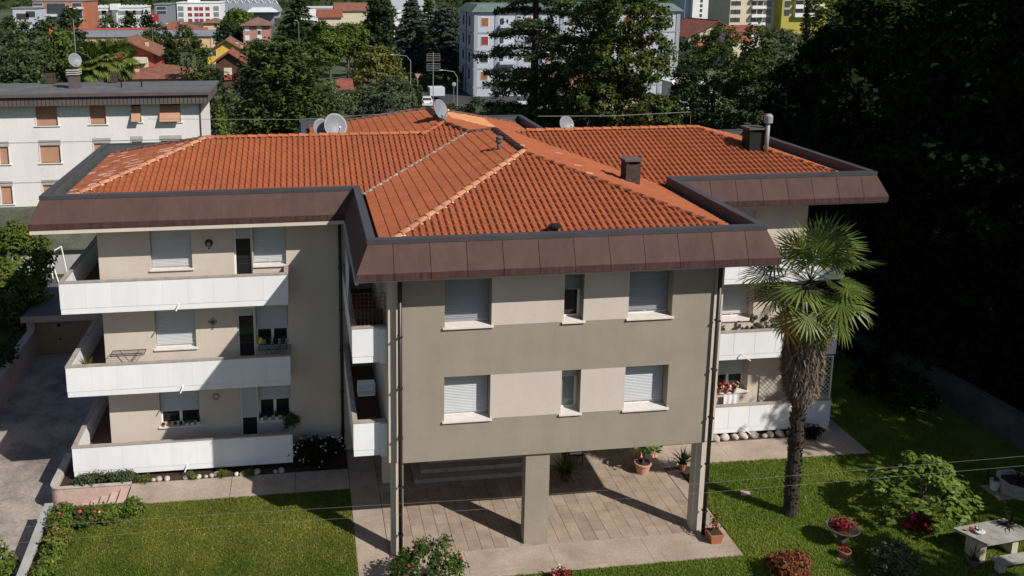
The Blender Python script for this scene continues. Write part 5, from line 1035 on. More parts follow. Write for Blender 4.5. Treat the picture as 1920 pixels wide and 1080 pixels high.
Y = 300; t = thing('advertising_sign', 'dark red advertising board with a white question mark', 'sign', (X(290, Y), Y, G0)); MB().box(X(282, Y), X(299, Y), Y, Y+.4, Z(38, Y), Z(25, Y)).build('board', 'sign_red', t); MB().box(X(285, Y), X(296, Y), Y+.05, Y+.35, G0, Z(38.2, Y)).build('support', 'pale_roof', t)
fc = bpy.data.curves.new('mark', 'FONT'); fc.body = '?'; fc.size = 2.2; fc.extrude = .03; fc.align_x = 'CENTER'; fo_ = bpy.data.objects.new('mark', fc); COL.objects.link(fo_); dg = bpy.context.evaluated_depsgraph_get(); dg.update(); me = bpy.data.meshes.new_from_object(fo_.evaluated_get(dg)); bpy.data.objects.remove(fo_)
me.materials.clear(); me.transform(Matrix.Translation((X(288, Y), Y-.05, Z(35.5, Y))) @ Matrix.Rotation(R(90), 4, 'X')); link('question_mark', me, 'white_flower', t)
t = block('grey_offices', 'dark grey office building behind the advertising board', X(292, 330), X(318, 330), 330, 350, Z(8, 330), 'far_grey', [(X(305, 330), Z(v, 330), 3.5, 1.2) for v in (14, 22)], 'far_grey')
Y = 420; t = block('red_shutter_block', 'white apartment block with rows of dark red shutters at the top', X(334, Y), X(416, Y), Y, Y+24, Z(5, Y), 'far_white', [(X(u, Y), Z(v, Y), 2.0, 1.7, 'red_blind', 'far_white') for u in (358, 370, 379, 391) for v in (15.5, 26.5, 37)]+[(X(u, Y), Z(v, Y), 2.6, 2.2, 'far_grey', 'far_white') for u in (341, 407) for v in (15, 26, 37)], 'far_white')
MB().box(X(309, Y), X(334, Y)-.01, Y+2, Y+22, G0, Z(6, Y)).build('grey_wing', 'far_grey', t); MB().box(X(353, Y), X(374, Y), Y+3, Y+10, Z(5, Y)+.41, Z(-6, Y)).build('roof_tower', 'far_white', t)
Y = 470; t = thing('stadium_hall', 'grey industrial hall with a white zigzag truss on the skyline', 'hall', (X(470, Y), Y, G0)); MB().box(X(416, Y), X(525, Y), Y, Y+40, G0, Z(22, Y)).build('wall', 'grey_blue', t); MB().hexa([(X(412, Y), Y-2, Z(22, Y)), (X(528, Y), Y-2, Z(22, Y)), (X(528, Y), Y+40, Z(22, Y)), (X(412, Y), Y+40, Z(22, Y))], [(X(412, Y), Y+8, Z(1, Y)), (X(515, Y), Y+8, Z(1, Y)), (X(515, Y), Y+40, Z(1, Y)), (X(412, Y), Y+40, Z(1, Y))]).build('roof', 'far_grey', t)
for i in range(8): x = X(418+i*13, Y); MB().tube([(x, Y+6, Z(8, Y)), (x+1.9, Y+6, Z(-3, Y)), (x+3.8, Y+6, Z(8, Y))], .28, 4).build('truss', 'far_white', t)
t = thing('station_canopy', 'pale flat canopy on dark supports right of the stadium hall', 'canopy', (X(492, 390), 390, G0)); MB().hexa([(X(463, 390), 388, Z(22, 390)), (X(522, 390), 388, Z(22, 390)), (X(522, 390), 402, Z(22, 390)), (X(463, 390), 402, Z(22, 390))], [(X(474, 390), 390, Z(14, 390)), (X(508, 390), 390, Z(14, 390)), (X(508, 390), 402, Z(14, 390)), (X(474, 390), 402, Z(14, 390))]).build('roof', 'pale_roof', t); MB().box(X(472, 390), X(514, 390), 392, 400, G0, Z(22.2, 390)).build('wall', 'far_grey', t)
Y = 205; t = gable('pink_house', 'pink brick apartment house with a dark hipped roof', X(456, Y), X(505, Y), Y, Y+12, Z(47, Y), Z(33, Y), 'pink_brick', 'roof_brown', 'x', .9, hip=1, wins=[(X(u, Y), Z(v, Y), 1.0, 1.1, 'far_white') for u in (463, 486) for v in (53, 70)]+[(X(486, Y), Z(60, Y), .8, 1.0)])
gable('hip_house', 'wide brown hip roofed house left of the far trees', X(294, 290), X(362, 290), 290, 304, Z(52, 290), Z(38, 290), 'cream_wall', 'roof_far', 'x', .8, hip=1, chim=((X(311, 290), 294, -.5), (X(320, 290), 296, -.5), (X(338, 290), 294, -.5)))
gable('small_hip_house', 'small brown hip roofed house in front of the red shuttered block', X(382, 290), X(421, 290), 290, 300, Z(42, 290), Z(33, 290), 'peach_wall', 'roof_brown', 'x', .8, hip=1, chim=((X(402, 290), 293, -.4),), wins=((X(405, 290), Z(47, 290), 1, 1.2),))
gable('cream_house', 'cream house with an orange roof right of the far conifer', X(598, 250), X(640, 250), 250, 262, Z(32, 250), Z(20, 250), 'cream_wall', 'roof_red', 'x', .6)
gable('long_tiled_house', 'long house with a faded red roof behind the umbrella pine', X(630, 310), X(690, 310), 310, 322, Z(20, 310), Z(7, 310), 'cream_wall', 'roof_far', 'x', .6)
block('pale_shed', 'long pale shed roof on the skyline behind the conifers', X(565, 400), X(640, 400), 400, 420, Z(15, 400), 'far_white', [], 'pale_roof', 'shed')
block('blue_grey_factory', 'pale blue grey factory wall behind the blue cedars', X(733, 300), X(812, 300), 300, 330, Z(-12, 300), 'pale_blue_wall', [(X(806, 300), Z(5, 300), 3, 7, 'blue_sheet')], 'pale_roof', 'factory'); block('factory_annexe', 'low white annexe below the factory wall', X(738, 280), X(760, 280), 280, 292, Z(24, 280), 'far_white', [], 'far_white', 'factory')
gable('garden_house', 'little house with a pink tiled roof and white eaves behind the hedge', X(634, 110), X(656, 110), 110, 116, Z(167, 110), Z(156, 110), 'cream_wall', 'roof_red', 'x', .5)
block('garden_store', 'low blue sheeted store between the white block and the big tree', X(393, 62, 245), X(420, 62, 245), 62, 68, Z(236, 62, 400), 'blue_sheet', [], 'blue_sheet', 'shed', par=.12); gable('orange_lean_to', 'small orange tiled roof above the blue store', X(396, 70, 230), X(424, 70, 230), 70, 74, Z(232, 70, 400), Z(218, 70, 400), 'peach_wall', 'roof_red', 'x', .2, cat='shed')
# grey apartment block
Y = 118; t = thing('grey_apartment_block', 'pale grey five storey apartment block with dark storey bands', 'apartment building', (X(1080, Y), Y+6, G0)); x0, x1 = X(888, Y), X(1274, Y); zt = Z(24, Y); MB().box(x0, x1, Y, Y+13, G0, zt).build('wall', 'pale_blue_wall', t)
MB().hexa([(x0-.5, Y-.5, zt), (x1+.5, Y-.5, zt), (x1+.5, Y+13.5, zt), (x0-.5, Y+13.5, zt)], [(x0+.9, Y+1.2, zt+1.25), (x1-.9, Y+1.2, zt+1.25), (x1-.9, Y+12, zt+1.25), (x0+.9, Y+12, zt+1.25)]).build('roof', 'green_roof', t)
for v in (64, 99, 133, 168): MB().box(x0-.06, x1+.06, Y-.07, Y+13.07, Z(v, Y)-.13, Z(v, Y)+.13).build('storey_band', 'grey_blue', t)
for u in (892, 931, 970, 1012, 1052, 1100, 1150, 1200, 1240, 1270): MB().box(X(u, Y)-.3, X(u, Y)+.3, Y-.10, Y-.071, G0, zt).build('pilaster', 'grey_blue', t)
for i, v in enumerate((43, 79, 113, 146)):
    for j, u in enumerate((909, 990, 1031, 1076, 1125, 1175, 1220)): win(t, X(u, Y), Z(v, Y), 1.15, 1.35, Y, ('window_dark', 'red_blind', 'brown_blind', 'window_dark')[(i+j*2) % 4] if j else ('brown_blind', 'red_blind', 'window_dark', 'brown_blind')[i], 'frame')
    b2 = MB().box(X(935, Y), X(966, Y), Y-1.3, Y-.11, Z(v+11, Y), Z(v+6, Y)).build('balcony', 'pale_blue_wall', t); MB().box(X(938, Y), X(944, Y), Y-.14, Y-.105, Z(v+5, Y), Z(v-7, Y)).build('balcony_door', 'window_dark', t)
    for yy in (Y+3.5, Y+9): MB().box(x0-.05, x0-.001, yy-.6, yy+.6, Z(v, Y)-.8, Z(v, Y)+.8).build('side_window', 'window_dark', t)
for v in (140, 105): MB().box(x0-.08, x0-.051, Y+6, Y+6.4, G0, zt).build('side_pilaster', 'grey_blue', t)
# right hand town
Y = 165; t = gable('red_roof_villa', 'two storey villa with a broad red tiled roof at the upper right', X(1292, Y), X(1392, Y), Y, Y+14, Z(66, Y, 1300), Z(40, Y, 1300), 'cream_wall', 'roof_red', 'y', 1.2, wins=((X(1303, Y), Z(78, Y), 1.8, 1.8),)); MB().box(X(1300, Y), X(1345, Y), Y-1.6, Y-.1, Z(92, Y), Z(84, Y)).build('balcony', 'brick_orange', t)
gable('red_roof_annexe', 'lower annexe with red tiled roofs beside the villa', X(1368, 160), X(1425, 160), 160, 170, Z(66, 160), Z(57, 160), 'far_white', 'roof_red', 'x', .5); gable('villa_porch', 'small red tiled porch roof below the villa annexe', X(1376, 156), X(1412, 156), 156, 159.5, Z(84, 156), Z(73, 156), 'cream_wall', 'roof_red', 'x', .3, cat='porch')
Y = 420; t = block('white_tower', 'tall white tower block with columns of small windows', X(1296, Y), X(1366, Y), Y, Y+20, Z(-55, Y), 'far_white', [(X(u, Y), Z(v, Y), w_, 1.6) for u, w_ in ((1312, 1.4), (1331, 3), (1350, 3), (1361, 1.4)) for v in (-15, -5, 4, 13.5, 23, 33)], 'far_white')
for v in (-8, 2, 11, 21, 30): MB().box(X(1338, Y), X(1345, Y), Y-1, Y-.1, Z(v+3, Y), Z(v, Y)).build('stair_balcony', 'cream_wall', t)
MB().box(X(1286, Y), X(1296, Y)-.01, Y+3, Y+18, G0, Z(-40, Y)).build('side_wing', 'pale_blue_wall', t)
Y = 290; t = block('cream_tower', 'cream tower block with stacked white balconies', X(1366, Y), X(1452, Y), Y, Y+18, Z(-55, Y), 'cream_wall', [(X(u, Y), Z(v, Y), 2, 1.7) for u in (1372, 1381) for v in (-8, 9, 26, 42)], 'far_white')
for v in (-20, -3, 14, 31, 47): MB().box(X(1404, Y), X(1430, Y), Y-1.6, Y-.1, Z(v+6, Y), Z(v, Y)).build('balcony', 'far_white', t); win(t, X(1410, Y), Z(v-4, Y), 2, 1.8, Y); win(t, X(1422, Y), Z(v-4, Y), 2, 1.8, Y); win(t, X(1438, Y), Z(v-4, Y), 2.2, 2.4, Y, 'far_grey')
for u in (1447, 1454, 1460): MB().box(X(u, Y), X(u, Y)+.8, Y+1, Y+4, G0, Z(-55, Y)).build('fin', 'far_white', t)
Y = 285; t = block('yellow_tower', 'yellow tower block with white balconies behind the cypress', X(1463, Y), X(1548, Y), Y, Y+18, Z(-55, Y), 'bright_yellow', [(X(1472, Y), Z(v, Y), 2.2, 2.4) for v in (-6, 11, 28)], 'far_white')
for v in (-5, 12, 29): MB().box(X(1484, Y), X(1538, Y), Y-1.6, Y-.1, Z(v+8, Y), Z(v, Y)).build('balcony', 'far_white', t); win(t, X(1495, Y), Z(v-5, Y), 3, 2, Y); win(t, X(1525, Y), Z(v-5, Y), 3, 2, Y)
t = thing('carport', 'white and grey flat carport roofs among the trees on the right', 'carport', (X(1300, 95), 95, G0)); MB().box(X(1258, 95, 160), X(1348, 95, 160), 95, 101, Z(157, 95, 1300), Z(153, 95, 1300)).build('roof', 'pale_roof', t); MB().box(X(1262, 96, 160), X(1340, 96, 160), 96, 100, G0, Z(157.5, 95, 1300)).build('wall', 'far_white', t); MB().hexa([(X(1262, 95), 94, Z(168, 95)), (X(1325, 95), 94, Z(168, 95)), (X(1325, 95), 95, Z(160, 95)), (X(1262, 95), 95, Z(160, 95))], [(X(1262, 95), 94, Z(167, 95)), (X(1325, 95), 94, Z(167, 95)), (X(1325, 95), 95, Z(159, 95)), (X(1262, 95), 95, Z(159, 95))]).build('canopy', 'far_white', t)
gable('hidden_cottage', 'brown tiled cottage roof glimpsed between the trees behind the right wing', X(1212, 58, 220), X(1262, 58, 220), 58, 64, Z(226, 58, 1230), Z(205, 58, 1230), 'pink_wall', 'roof_far', 'x', .4, hip=1)
block('marquee', 'low white roof glimpsed through the branches behind the right wing', X(1000, 66, 200), X(1090, 66, 200), 66, 72, Z(205, 66, 1040), 'far_white', [], 'pale_roof', 'shed', par=.1)
gable('terrace_cottage', 'terracotta roofed cottage behind the cedar trunk', X(1050, 88, 170), X(1200, 88, 170), 88, 96, Z(165, 88, 1100), Z(145, 88, 1100), 'pink_wall', 'roof_far', 'x', .4)
gable('shaded_villa', 'reddish house glimpsed deep between the dark trees', X(1520, 62, 215), X(1640, 62, 215), 62, 70, Z(215, 62, 1550), Z(180, 62, 1550), 'cream_wall', 'roof_red', 'x', .5)
# street behind the house ------------------------------------------
g = MB().add([(X(730, 88, 200)-14, 88, G0+.015), (X(870, 88, 200)+10, 88, G0+.015), (X(860, 125, 160)+30, 128, G0+.015), (X(740, 125, 160)-30, 128, G0+.015)], [(0, 1, 2, 3)]); struct('road', g, 'tarmac')
def car(label, x, y, rz_, m):
    t = thing('parked_car', label, 'car', (0, 0, 0), 'cars parked in the street behind'); b = MB()
    b.ext([(-2.1, .32), (-2.15, .75), (-1.9, .92), (-.9, 1.0), (1.0, 1.0), (1.95, .85), (2.1, .6), (2.1, .32)], -.85, .85).build('body', m, t); MB().hexa([(-.80, -1.75, .98), (.80, -1.75, .98), (.80, .95, .98), (-.80, .95, .98)], [(-.64, -1.35, 1.48), (.64, -1.35, 1.48), (.64, .35, 1.48), (-.64, .35, 1.48)]).build('cabin', m, t)
    MB().add([(-.70, -1.70, 1.06), (.70, -1.70, 1.06), (.60, -1.43, 1.42), (-.60, -1.43, 1.42)], [(0, 1, 2, 3)]).build('rear_window', 'window_dark', t)
    for sx in (-1, 1):
        MB().add([(.805*sx, -1.45, 1.05), (.805*sx, .7, 1.05), (.67*sx, .3, 1.43), (.67*sx, -1.25, 1.43)], [(0, 1, 2, 3)]).build('side_window', 'window_dark', t); MB().box(sx*.6-.14, sx*.6+.14, -2.17, -2.14, .72, .86).build('tail_light', 'red_flower', t)
        for yy in (-1.3, 1.3):
            wl_ = MB().lathe([(0, -.1), (.31, -.1), (.31, .1), (0, .1)], 14); wl_.v = [(sx*.8+c, yy+a_, .31+b2) for a_, b2, c in wl_.v]; wh = wl_.build('wheel', 'rubber', t); rm_ = MB().lathe([(0, 0), (.18, 0), (.18, .02), (0, .02)], 10); rm_.v = [(sx*.9+c*sx, yy+a_, .31+b2) for a_, b2, c in rm_.v]; rm_.build('rim', 'steel', wh)
    t.location = (x, y, G0+.02); t.rotation_euler = (0, 0, rz_); return t
car('white hatchback parked in the street behind the roof', X(800, 108, 195), 108, R(-6), 'car_white'); car('dark car parked in the shade beside the white hatchback', X(775, 114, 185), 114, R(60), 'car_dark')
t = thing('trailer', 'white box trailer parked behind the white hatchback', 'trailer', (X(818, 116, 180), 116, G0)); x = X(818, 116, 180); MB().box(x-1.2, x+1.2, 114.8, 117.5, -.4, .9).build('box', 'pale_roof', t)
for s in (-.9, .9): MB().tube([(x-1.2, 114.7+1.3+s, G0+.3), (x-1.0, 114.7+1.3+s, G0+.3)], .3, 10).build('wheel', 'rubber', t)
def lamp(label, u, v0, v1, Y, arm, side=-1):
    x = X(u, Y, v1); zt = Z(v0, Y, u); t = thing('street_lamp', label, 'street lamp', (x, Y, G0), 'street lamps'); MB().tube([(x, Y, G0), (x, Y, zt-1.0), (x+side*arm*.25, Y, zt-.25), (x+side*arm, Y, zt)], [.075, .055, .04, .035], 6).build('pole', 'steel', t); MB().blob((x+side*(arm+.3), Y, zt-.02), (.36, .13, .06), 8, 5, 0).build('head', 'pale_roof', t)
lamp('curved street lamp in front of the blue cedars', 770, 102, 170, 112, 2.6); lamp('curved street lamp left of the grey apartment block', 857, 131, 215, 92, 1.9); lamp('street lamp above the magnolia', 712, 86, 150, 118, 1.4); lamp('slim lamp post beside the brown house', 381, 96, 145, 98, .2); lamp('slim lamp post in front of the far conifer', 561, 38, 90, 175, .3)
t = thing('road_sign', 'back of a triangular give way sign on a pole', 'road sign', (X(785, 104, 200), 104, G0)); x = X(783, 104, 143); z = Z(142, 104, 783); MB().tube([(x, 104, G0), (x, 104, z+.4)], .04, 6).build('pole', 'steel', t); MB().add([(x-.45, 103.93, z+.3), (x+.45, 103.93, z+.3), (x, 103.93, z-.5), (x-.45, 103.97, z+.3), (x+.45, 103.97, z+.3), (x, 103.97, z-.5)], [(2, 1, 0), (3, 4, 5), (0, 1, 4, 3), (1, 2, 5, 4), (2, 0, 3, 5)]).build('plate', 'pink_brick', t)
t = thing('round_mirror', 'small round traffic mirror beside the street lamp', 'mirror', (X(851, 95, 160), 95, G0)); x = X(851, 95, 160); MB().tube([(x, 95, G0), (x, 95, Z(163, 95, 851))], .04, 6).build('pole', 'steel', t); MB().blob((x, 94.9, Z(158, 95, 851)), (.3, .06, .3), 12, 8, 0).build('mirror', 'grey_blue', t)
for i, (u, v0, v1, Y) in enumerate(((194, 42, 70, 165), (210, 40, 75, 165), (281, 48, 92, 165), (391, 70, 100, 185))):
    x = X(u, Y); t = thing('roof_aerial', ('thin aerial left of the red house ridge', 'thin aerial on the red house ridge', 'thin aerial at the right end of the red house', 'thin aerial left of the yellow house')[i], 'aerial', (x, Y+3, Z(v1, Y)), 'roof aerials of the town'); MB().tube([(x, Y+3, Z(v1+4, Y)), (x, Y+3, Z(v0, Y))], .05, 4).build('mast', 'wire', t); MB().tube([(x-.8, Y+3, Z(v0+3, Y)), (x+.8, Y+3, Z(v0+3, Y))], .03, 4).build('element', 'wire', t)
# ---------------------------------------------------------------- trees
def TB(name, label, u, vt, wpx, Y, leaf, seed, ls=.4, low=.25, ncl=240, per=22, nl=8, yz=1, **k):
    h = Z(vt, Y, u)-G0; r = wpx*.56*mpp(Y); return broad(name, label, X(u, Y, vt+20), Y, G0, h, r, r*yz, leaf, ls=ls, low=low, ncl=ncl, per=per, nl=nl, seed=seed, **k)
def TC(name, label, u, vt, wpx, Y, leaf, seed, ls=.5, **k):
    h = Z(vt, Y, u)-G0; r = wpx*.56*mpp(Y); return cedar(name, label, X(u, Y, max(vt, 0)+30), Y, G0, h, r, leaf, seed=seed, ls=ls, **k)
# left
TB('pine_tree', 'olive green pine at the left edge behind the white block', 12, 35, 95, 84, 'needle', 101, ls=.35, low=.3, bark='bark_grey'); TB('pine_tree', 'pine with a bare trunk second from the left edge', 58, 62, 80, 76, 'needle_cedar', 102, ls=.35, low=.35, bark='bark_grey'); TB('pine_tree', 'flat topped pine behind the antenna mast', 88, 38, 75, 96, 'needle_cedar', 103, ls=.4, low=.4)
TB('maple_tree', 'bright green broadleaf tree left of the dish on the white block', 118, 55, 62, 78, 'leaf_bright', 104, ls=.32, low=.15); TB('pine_tree', 'low olive pine in front of the bright green tree', 35, 90, 90, 68, 'needle_cedar', 105, ls=.32, low=.25); TB('round_tree', 'dark round tree in front of the brick offices', 133, 18, 46, 200, 'leaf_dark', 106, ls=.7, low=.1, ncl=120)
TB('broadleaf_tree', 'olive tree beside the fan palms', 158, 78, 34, 92, 'leaf_olive', 107, ls=.35, low=.1, ncl=120)
for i, u in enumerate((172, 192, 214)): palm('garden_palm', ('left fan palm of the group before the red house', 'middle fan palm of the group before the red house', 'right fan palm of the group before the red house')[i], X(u, 74, 130), 74+i*1.5, G0, Z(118-4*(i == 1), 74, u), 26, sk=(1, 2), tr=.28, sr=0, L=1.25, seed=20+i, pet=1.3, cat='palm', oldp=0, ws=.10)
TC('cypress_tree', 'browning conifer between the red and yellow houses', 321, 66, 46, 108, 'needle', 108, ls=.45, tiers=20, nb=9, z1=.05, pw=.45, sag=-.1, dens=22, flat=.5); TB('broadleaf_tree', 'green tree in front of the brown house', 368, 82, 58, 96, 'leaf_mid', 109, ls=.35, low=.1); TB('broadleaf_tree', 'dark shrubby tree right of the slim lamp post', 398, 125, 40, 90, 'leaf_dark', 110, ls=.3, low=.1, ncl=120)
TB('round_tree', 'vivid green round tree beside the stadium hall', 447, 18, 50, 260, 'leaf_bright', 111, ls=.9, low=.1, ncl=160); TB('dark_tree', 'dark tree left of the pink house', 428, 48, 36, 215, 'leaf_dark', 112, ls=.7, low=.1, ncl=120); TB('small_tree', 'small round tree before the concrete block', 241, 28, 28, 255, 'leaf_dark', 113, ls=.7, low=.1, ncl=80); TB('small_tree', 'narrow dark tree by the advertising board', 275, 25, 20, 260, 'leaf_deep', 114, ls=.7, low=.05, ncl=60)
cedar('yew_tree', 'big spreading dark yew in the middle behind the left wing', X(528, 66, 150), 66, G0, Z(74, 66, 528)-G0, 116*mpp(66), 'leaf_yew', tiers=20, nb=17, seed=115, ls=.40, z1=.05, pw=.34, sag=-.10, dens=62, flat=.36, topr=.14)
TC('conifer_tree', 'tall conifer behind the pink house', 560, -12, 95, 190, 'needle', 116, ls=.8, tiers=16, nb=9, z1=.1, pw=.6, dens=30); TB('broadleaf_tree', 'lighter green tree right of the tall conifer', 608, 45, 55, 180, 'leaf_mid', 117, ls=.6, low=.1); TB('umbrella_pine', 'dense rounded umbrella pine with a domed crown', 652, 44, 84, 150, 'leaf_bright', 118, ls=.34, low=.42, ncl=900, nl=9, bark='bark_grey'); TB('umbrella_pine', 'lower umbrella pine left of the domed one', 618, 62, 70, 140, 'leaf_bright', 119, ls=.36, low=.42, ncl=520, nl=7, bark='bark_grey')
TC('dark_conifer', 'tall dark conifer behind the umbrella pine', 712, -18, 78, 172, 'needle', 120, ls=.7, tiers=18, nb=10, z1=.08, pw=.35, dens=34, flat=.4); TB('magnolia_tree', 'olive green magnolia above the hedge', 706, 82, 108, 118, 'leaf_yellowish', 121, ls=.42, low=.06, ncl=330, shape=lambda e: 1.0-.75*e)
TC('blue_cedar', 'blue grey cedar left of the street', 772, -6, 76, 146, 'needle_blue', 122, ls=.55, tiers=22, nb=11, z1=.10, pw=.5, dens=48, sag=.18); TC('cedar_tree', 'green grey cedar beside the grey apartment block', 836, 8, 80, 140, 'needle_blue', 123, ls=.55, tiers=20, nb=11, z1=.14, pw=.35, dens=52, sag=.1); TC('slender_conifer', 'slender green conifer between the two cedars', 803, -10, 40, 158, 'leaf_mid', 124, ls=.6, tiers=16, nb=8, z1=.2, pw=.4)
for i, u in enumerate((858, 885, 907)): TB('skyline_cypress', ('small dark cypress left above the grey block roof', 'middle cypress above the grey block roof', 'right cypress above the grey block roof')[i], u-6, -6, 22, 170, ('leaf_dark', 'needle', 'leaf_dark')[i], 130+i, ls=.6, low=.05, ncl=90)
def hedge(name, label, pts, h, r, leaf, seed, ls=.3, ncl=300):
    rng = np.random.default_rng(seed); lobes = []; c = np.array(pts, float)
    for a, b_ in zip(c[:-1], c[1:]):
        k = max(2, int(np.linalg.norm(b_-a)/(r*.9)))
        for i in range(k): p = a+(b_-a)*(i+.5)/k; hh = h*rng.uniform(.8, 1.1); lobes.append((p[0]-c[0][0], p[1]-c[0][1], hh*.5, r*rng.uniform(.9, 1.2), r*rng.uniform(.9, 1.2), hh*.52))
    t = thing(name, label, 'hedge', (c[0][0], c[0][1], G0)); C, N, tn = crown(lobes, ncl, 24, (ls, ls, ls*.8), rng, upb=.4)
    o = link('foliage', leaf_mesh('foliage', C, N, ls*1.2, ls*.8, tn, rng), leaf); o.parent = t; o['kind'] = 'stuff'; st_ = MB()
    for lb in lobes: st_.tube([(lb[0], lb[1], 0), (lb[0], lb[1], lb[2])], [.09, .04], 5)
    o = st_.build('stems', 'bark', kind='stuff'); o.parent = t
hedge('olive_hedge', 'grey green olive hedge behind the rear roof', [(X(575, 72, 200), 72), (X(660, 76, 200), 76), (X(765, 78, 200), 78)], Z(166, 74, 650)-G0, 2.6, 'leaf_olive', 140, .26, 900); hedge('street_hedge', 'dark hedge along the far side of the street', [(X(745, 128, 160), 128), (X(862, 128, 160), 128)], 3.0, 1.3, 'leaf_mid', 141, .35, 160); hedge('shady_hedge', 'low dark hedge in front of the grey apartment block', [(X(862, 84, 200), 84), (X(985, 80, 200), 80)], Z(192, 82, 900)-G0, 1.6, 'leaf_dark', 142, .28, 220)
bush('yellow_bush', 'yellow flowering bush beside the street lamp', X(875, 92, 185), 92, G0, 2.2, 1.3, 1.1, 'leaf_yellowish', ls=.2, ncl=90, per=16, seed=143); bush('green_bush', 'green bush left of the yellow flowering bush', X(846, 92, 190), 92.5, G0, 2.4, 1.0, 1.0, 'leaf_mid', ls=.2, ncl=80, per=16, seed=144); bush('corner_bush', 'bright green shrub beside the white apartment block', X(402, 58, 215), 58, G0, Z(195, 58, 400)-G0, 1.5, 1.5, 'leaf_bright', ls=.22, ncl=160, per=18, seed=145)
TC('column_cypress', 'thin columnar conifer beside the white hatchback', 787, 160, 13, 97, 'leaf_mid', 146, ls=.25, tiers=14, nb=7, z1=.03, pw=.3, sag=-.3, dens=14, flat=.3)
TB('side_tree', 'leafy tree shading the garage at the left edge', 26, 418, 112, 21, 'leaf_side', 147, ls=.17, low=.02, ncl=700, per=24); TB('bank_shrub', 'dark shrub below the leafy tree on the bank', -45, 540, 110, 15.5, 'leaf_dark', 148, ls=.16, low=0, ncl=240, per=22)
bush('drive_verge_plant', 'ragged green plant at the lower left edge of the driveway', X(-14, 1.5, 1000)-.1, 1.6, -.98, 1.2, .62, .62, 'leaf_bright', ls=.13, ncl=90, per=18, seed=149)
# centre and right
cedar('great_cedar', 'tall open cedar with flat branches in front of the grey block', X(1003, 58, 100), 58, G0, 24, 122*mpp(58), 'needle_cedar', tiers=12, nb=7, seed=150, ls=.30, z1=.11, pw=.25, sag=.08, dens=270, flat=.22, th=.46, nz=.65)
cedar('second_cedar', 'dense low cedar branches at the foot of the great cedar', X(1030, 50, 190), 50, G0, 9.5, 100*mpp(50), 'needle', tiers=7, nb=8, seed=151, ls=.28, z1=.08, pw=.4, sag=.1, dens=240, flat=.35, nz=.9)
h = 20; r = 108*mpp(46); broad('lime_tree', 'big sunlit broadleaf tree behind the right wing', X(1165, 46, 120), 46, G0, h, r, r, 'leaf_linden', ls=.21, low=.05, ncl=3400, per=26, seed=152, lobes='stack')
broad('lime_tree', 'darker broadleaf tree filling in behind the great cedar', X(1085, 54, 120), 54, G0, 16, 5.4, 5.4, 'leaf_dark', ls=.24, low=.03, ncl=1200, per=24, seed=153, lobes='stack')
TB('ash_tree', 'open grey green tree in front of the red roofed villa', 1345, 62, 120, 58, 'leaf_mid', 154, ls=.22, low=.2, ncl=900, per=24, lobes='stack'); TB('ash_tree', 'dark leafy tree right of the carport', 1290, 120, 80, 50, 'leaf_dark', 155, ls=.22, low=.05, ncl=600, lobes='stack'); TB('garden_tree', 'green tree above the right wing ridge end', 1425, 55, 110, 52, 'leaf_mid', 156, ls=.22, low=.05, ncl=900, lobes='stack'); TB('silver_tree', 'silvery olive tree before the cream tower', 1475, 55, 90, 80, 'leaf_olive', 157, ls=.32, low=.1, ncl=200)
TC('black_cypress', 'thin dark cypress in front of the yellow tower', 1513, -10, 22, 120, 'leaf_deep', 158, ls=.4, tiers=18, nb=8, z1=.03, pw=.35, sag=-.4, dens=14, flat=.4)
TB('small_palm_tree', 'shaggy low tree behind the right wing chimney', 1262, 165, 50, 44, 'leaf_mid', 159, ls=.2, low=.1, ncl=150)
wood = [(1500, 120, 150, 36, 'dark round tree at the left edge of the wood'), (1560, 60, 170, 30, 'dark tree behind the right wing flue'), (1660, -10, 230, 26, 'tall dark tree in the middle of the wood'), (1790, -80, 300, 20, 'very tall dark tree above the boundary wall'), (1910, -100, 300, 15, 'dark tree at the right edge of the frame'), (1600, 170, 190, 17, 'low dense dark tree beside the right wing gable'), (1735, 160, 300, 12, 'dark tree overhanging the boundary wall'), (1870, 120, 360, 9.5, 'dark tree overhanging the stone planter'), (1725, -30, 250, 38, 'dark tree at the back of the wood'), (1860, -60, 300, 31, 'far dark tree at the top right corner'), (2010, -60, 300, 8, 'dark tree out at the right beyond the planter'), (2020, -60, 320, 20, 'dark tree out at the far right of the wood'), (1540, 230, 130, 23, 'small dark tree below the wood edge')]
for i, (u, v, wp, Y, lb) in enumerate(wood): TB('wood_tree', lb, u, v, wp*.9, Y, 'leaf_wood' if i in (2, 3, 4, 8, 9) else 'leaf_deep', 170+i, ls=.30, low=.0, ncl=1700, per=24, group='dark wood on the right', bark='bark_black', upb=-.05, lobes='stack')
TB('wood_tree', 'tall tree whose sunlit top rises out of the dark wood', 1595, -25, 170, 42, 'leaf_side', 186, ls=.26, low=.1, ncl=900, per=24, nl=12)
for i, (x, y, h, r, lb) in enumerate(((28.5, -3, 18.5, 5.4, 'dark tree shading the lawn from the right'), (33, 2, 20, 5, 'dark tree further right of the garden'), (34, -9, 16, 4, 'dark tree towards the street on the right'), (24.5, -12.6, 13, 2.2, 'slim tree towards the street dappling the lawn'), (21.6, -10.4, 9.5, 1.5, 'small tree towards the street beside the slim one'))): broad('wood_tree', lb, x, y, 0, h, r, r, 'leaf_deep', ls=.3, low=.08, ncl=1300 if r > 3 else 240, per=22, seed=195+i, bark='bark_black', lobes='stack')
bush('wood_undergrowth', 'dark undergrowth below the boundary wall', 21.5, 7.5, 0, 1.4, 1.2, 2.4, 'leaf_deep', ls=.13, ncl=200, per=18, seed=190); bush('wood_undergrowth', 'dark reddish shrub beside the right wing', 20.3, 12, 0, 2.6, 1.6, 1.8, 'leaf_deep', ls=.14, ncl=240, per=18, seed=191)
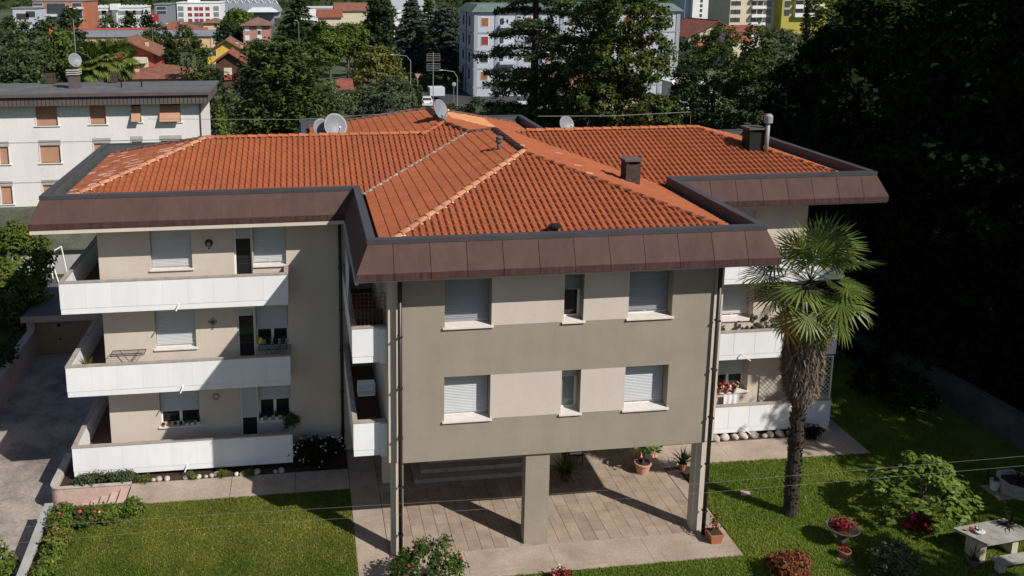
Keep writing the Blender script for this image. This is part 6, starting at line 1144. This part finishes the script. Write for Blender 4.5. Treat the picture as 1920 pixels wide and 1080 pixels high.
# far town trees: one mesh per kind, individual copies
protos = [broad('town_tree', 'x', 0, 0, 0, 9, 3.6, 3.6, lf, ls=.6, low=.1, ncl=110, per=18, nl=6, seed=200+i) for i, lf in enumerate(('leaf_dark', 'leaf_mid', 'needle'))]
spots = [(300, 62, 230, 'tree behind the browning conifer'), (345, 70, 225, 'tree in front of the warehouse wall'), (15, 20, 320, 'tree at the far left below the hills'), (40, 55, 180, 'tree below the glazed annexe'), (90, 62, 170, 'tree behind the flat topped pine'), (475, 92, 170, 'tree below the pink house'), (575, 70, 215, 'tree right of the tall conifer foot'), (690, 60, 240, 'tree behind the umbrella pine'), (760, 60, 240, 'tree between the dark conifer and the blue cedar'), (830, 60, 230, 'tree behind the green grey cedar'), (280, 62, 215, 'tree left of the red house aerial'), (430, 70, 220, 'tree between the yellow and pink houses'), (540, 60, 250, 'tree behind the yew'), (1290, 75, 210, 'tree left of the red roofed villa'), (1410, 100, 125, 'tree below the villa annexe'), (1275, 110, 130, 'tree above the carport'), (1480, 85, 190, 'tree below the cream tower'), (1550, 60, 200, 'tree below the yellow tower'), (120, 52, 240, 'tree in front of the brick offices'), (200, 55, 270, 'tree in front of the concrete block')]
rg = random.Random(9)
for i, (u, v, Y, lb) in enumerate(spots):
    s = rg.uniform(.7, 1.0); x = X(u, Y, v); lab = f"rounded {('dark', 'green', 'olive')[i % 3]} "+lb; p = protos[i % 3]; c = p if i < 3 else dup(p, (x, Y, G0), lab, rg.uniform(0, 6), s); c['label'] = lab; c['group'] = 'trees among the far houses'
    if i < 3: c.location = (x, Y, G0); c.scale = (s, s, s)
# wooded hills closing the view
g = MB(); nx, ny = 60, 6; V = []; F = []
for j in range(ny+1):
    for i in range(nx+1):
        x = -1600+i*62; y = 640+j*170; V.append((x, y, G0-1+(j/ny)**.8*90*(1+.25*math.sin(i*.5+j)+.15*math.sin(i*1.3))+rg.uniform(-4, 4)*(j > 0)))
for j in range(ny):
    for i in range(nx): F.append((j*(nx+1)+i, j*(nx+1)+i+1, (j+1)*(nx+1)+i+1, (j+1)*(nx+1)+i))
struct('hills', g.add(V, F), 'lawn_dark')
rng = np.random.default_rng(300); k = 2600; px = rng.uniform(-700, 700, k); py = rng.uniform(600, 900, k); pz = G0+np.clip((py-640)/1020, 0, 1)**.8*75; C = []; 
m_ = 14; C = np.repeat(np.stack([px, py, pz+4], 1), m_, 0)+rng.normal(size=(k*m_, 3))*np.array([3, 3, 2.6]); N = rng.normal(size=(k*m_, 3))*.5+np.array([0, -.5, .8])
o = link('wooded_hillside', leaf_mesh('wooded_hillside', C, N, 3.2, 2.4, np.clip(np.repeat(rng.random(k), m_)*.6+rng.random(k*m_)*.4, 0, 1), rng), 'leaf_dark'); tag(o, 'mass of trees on the far wooded hills', 'wood'); o['kind'] = 'stuff'
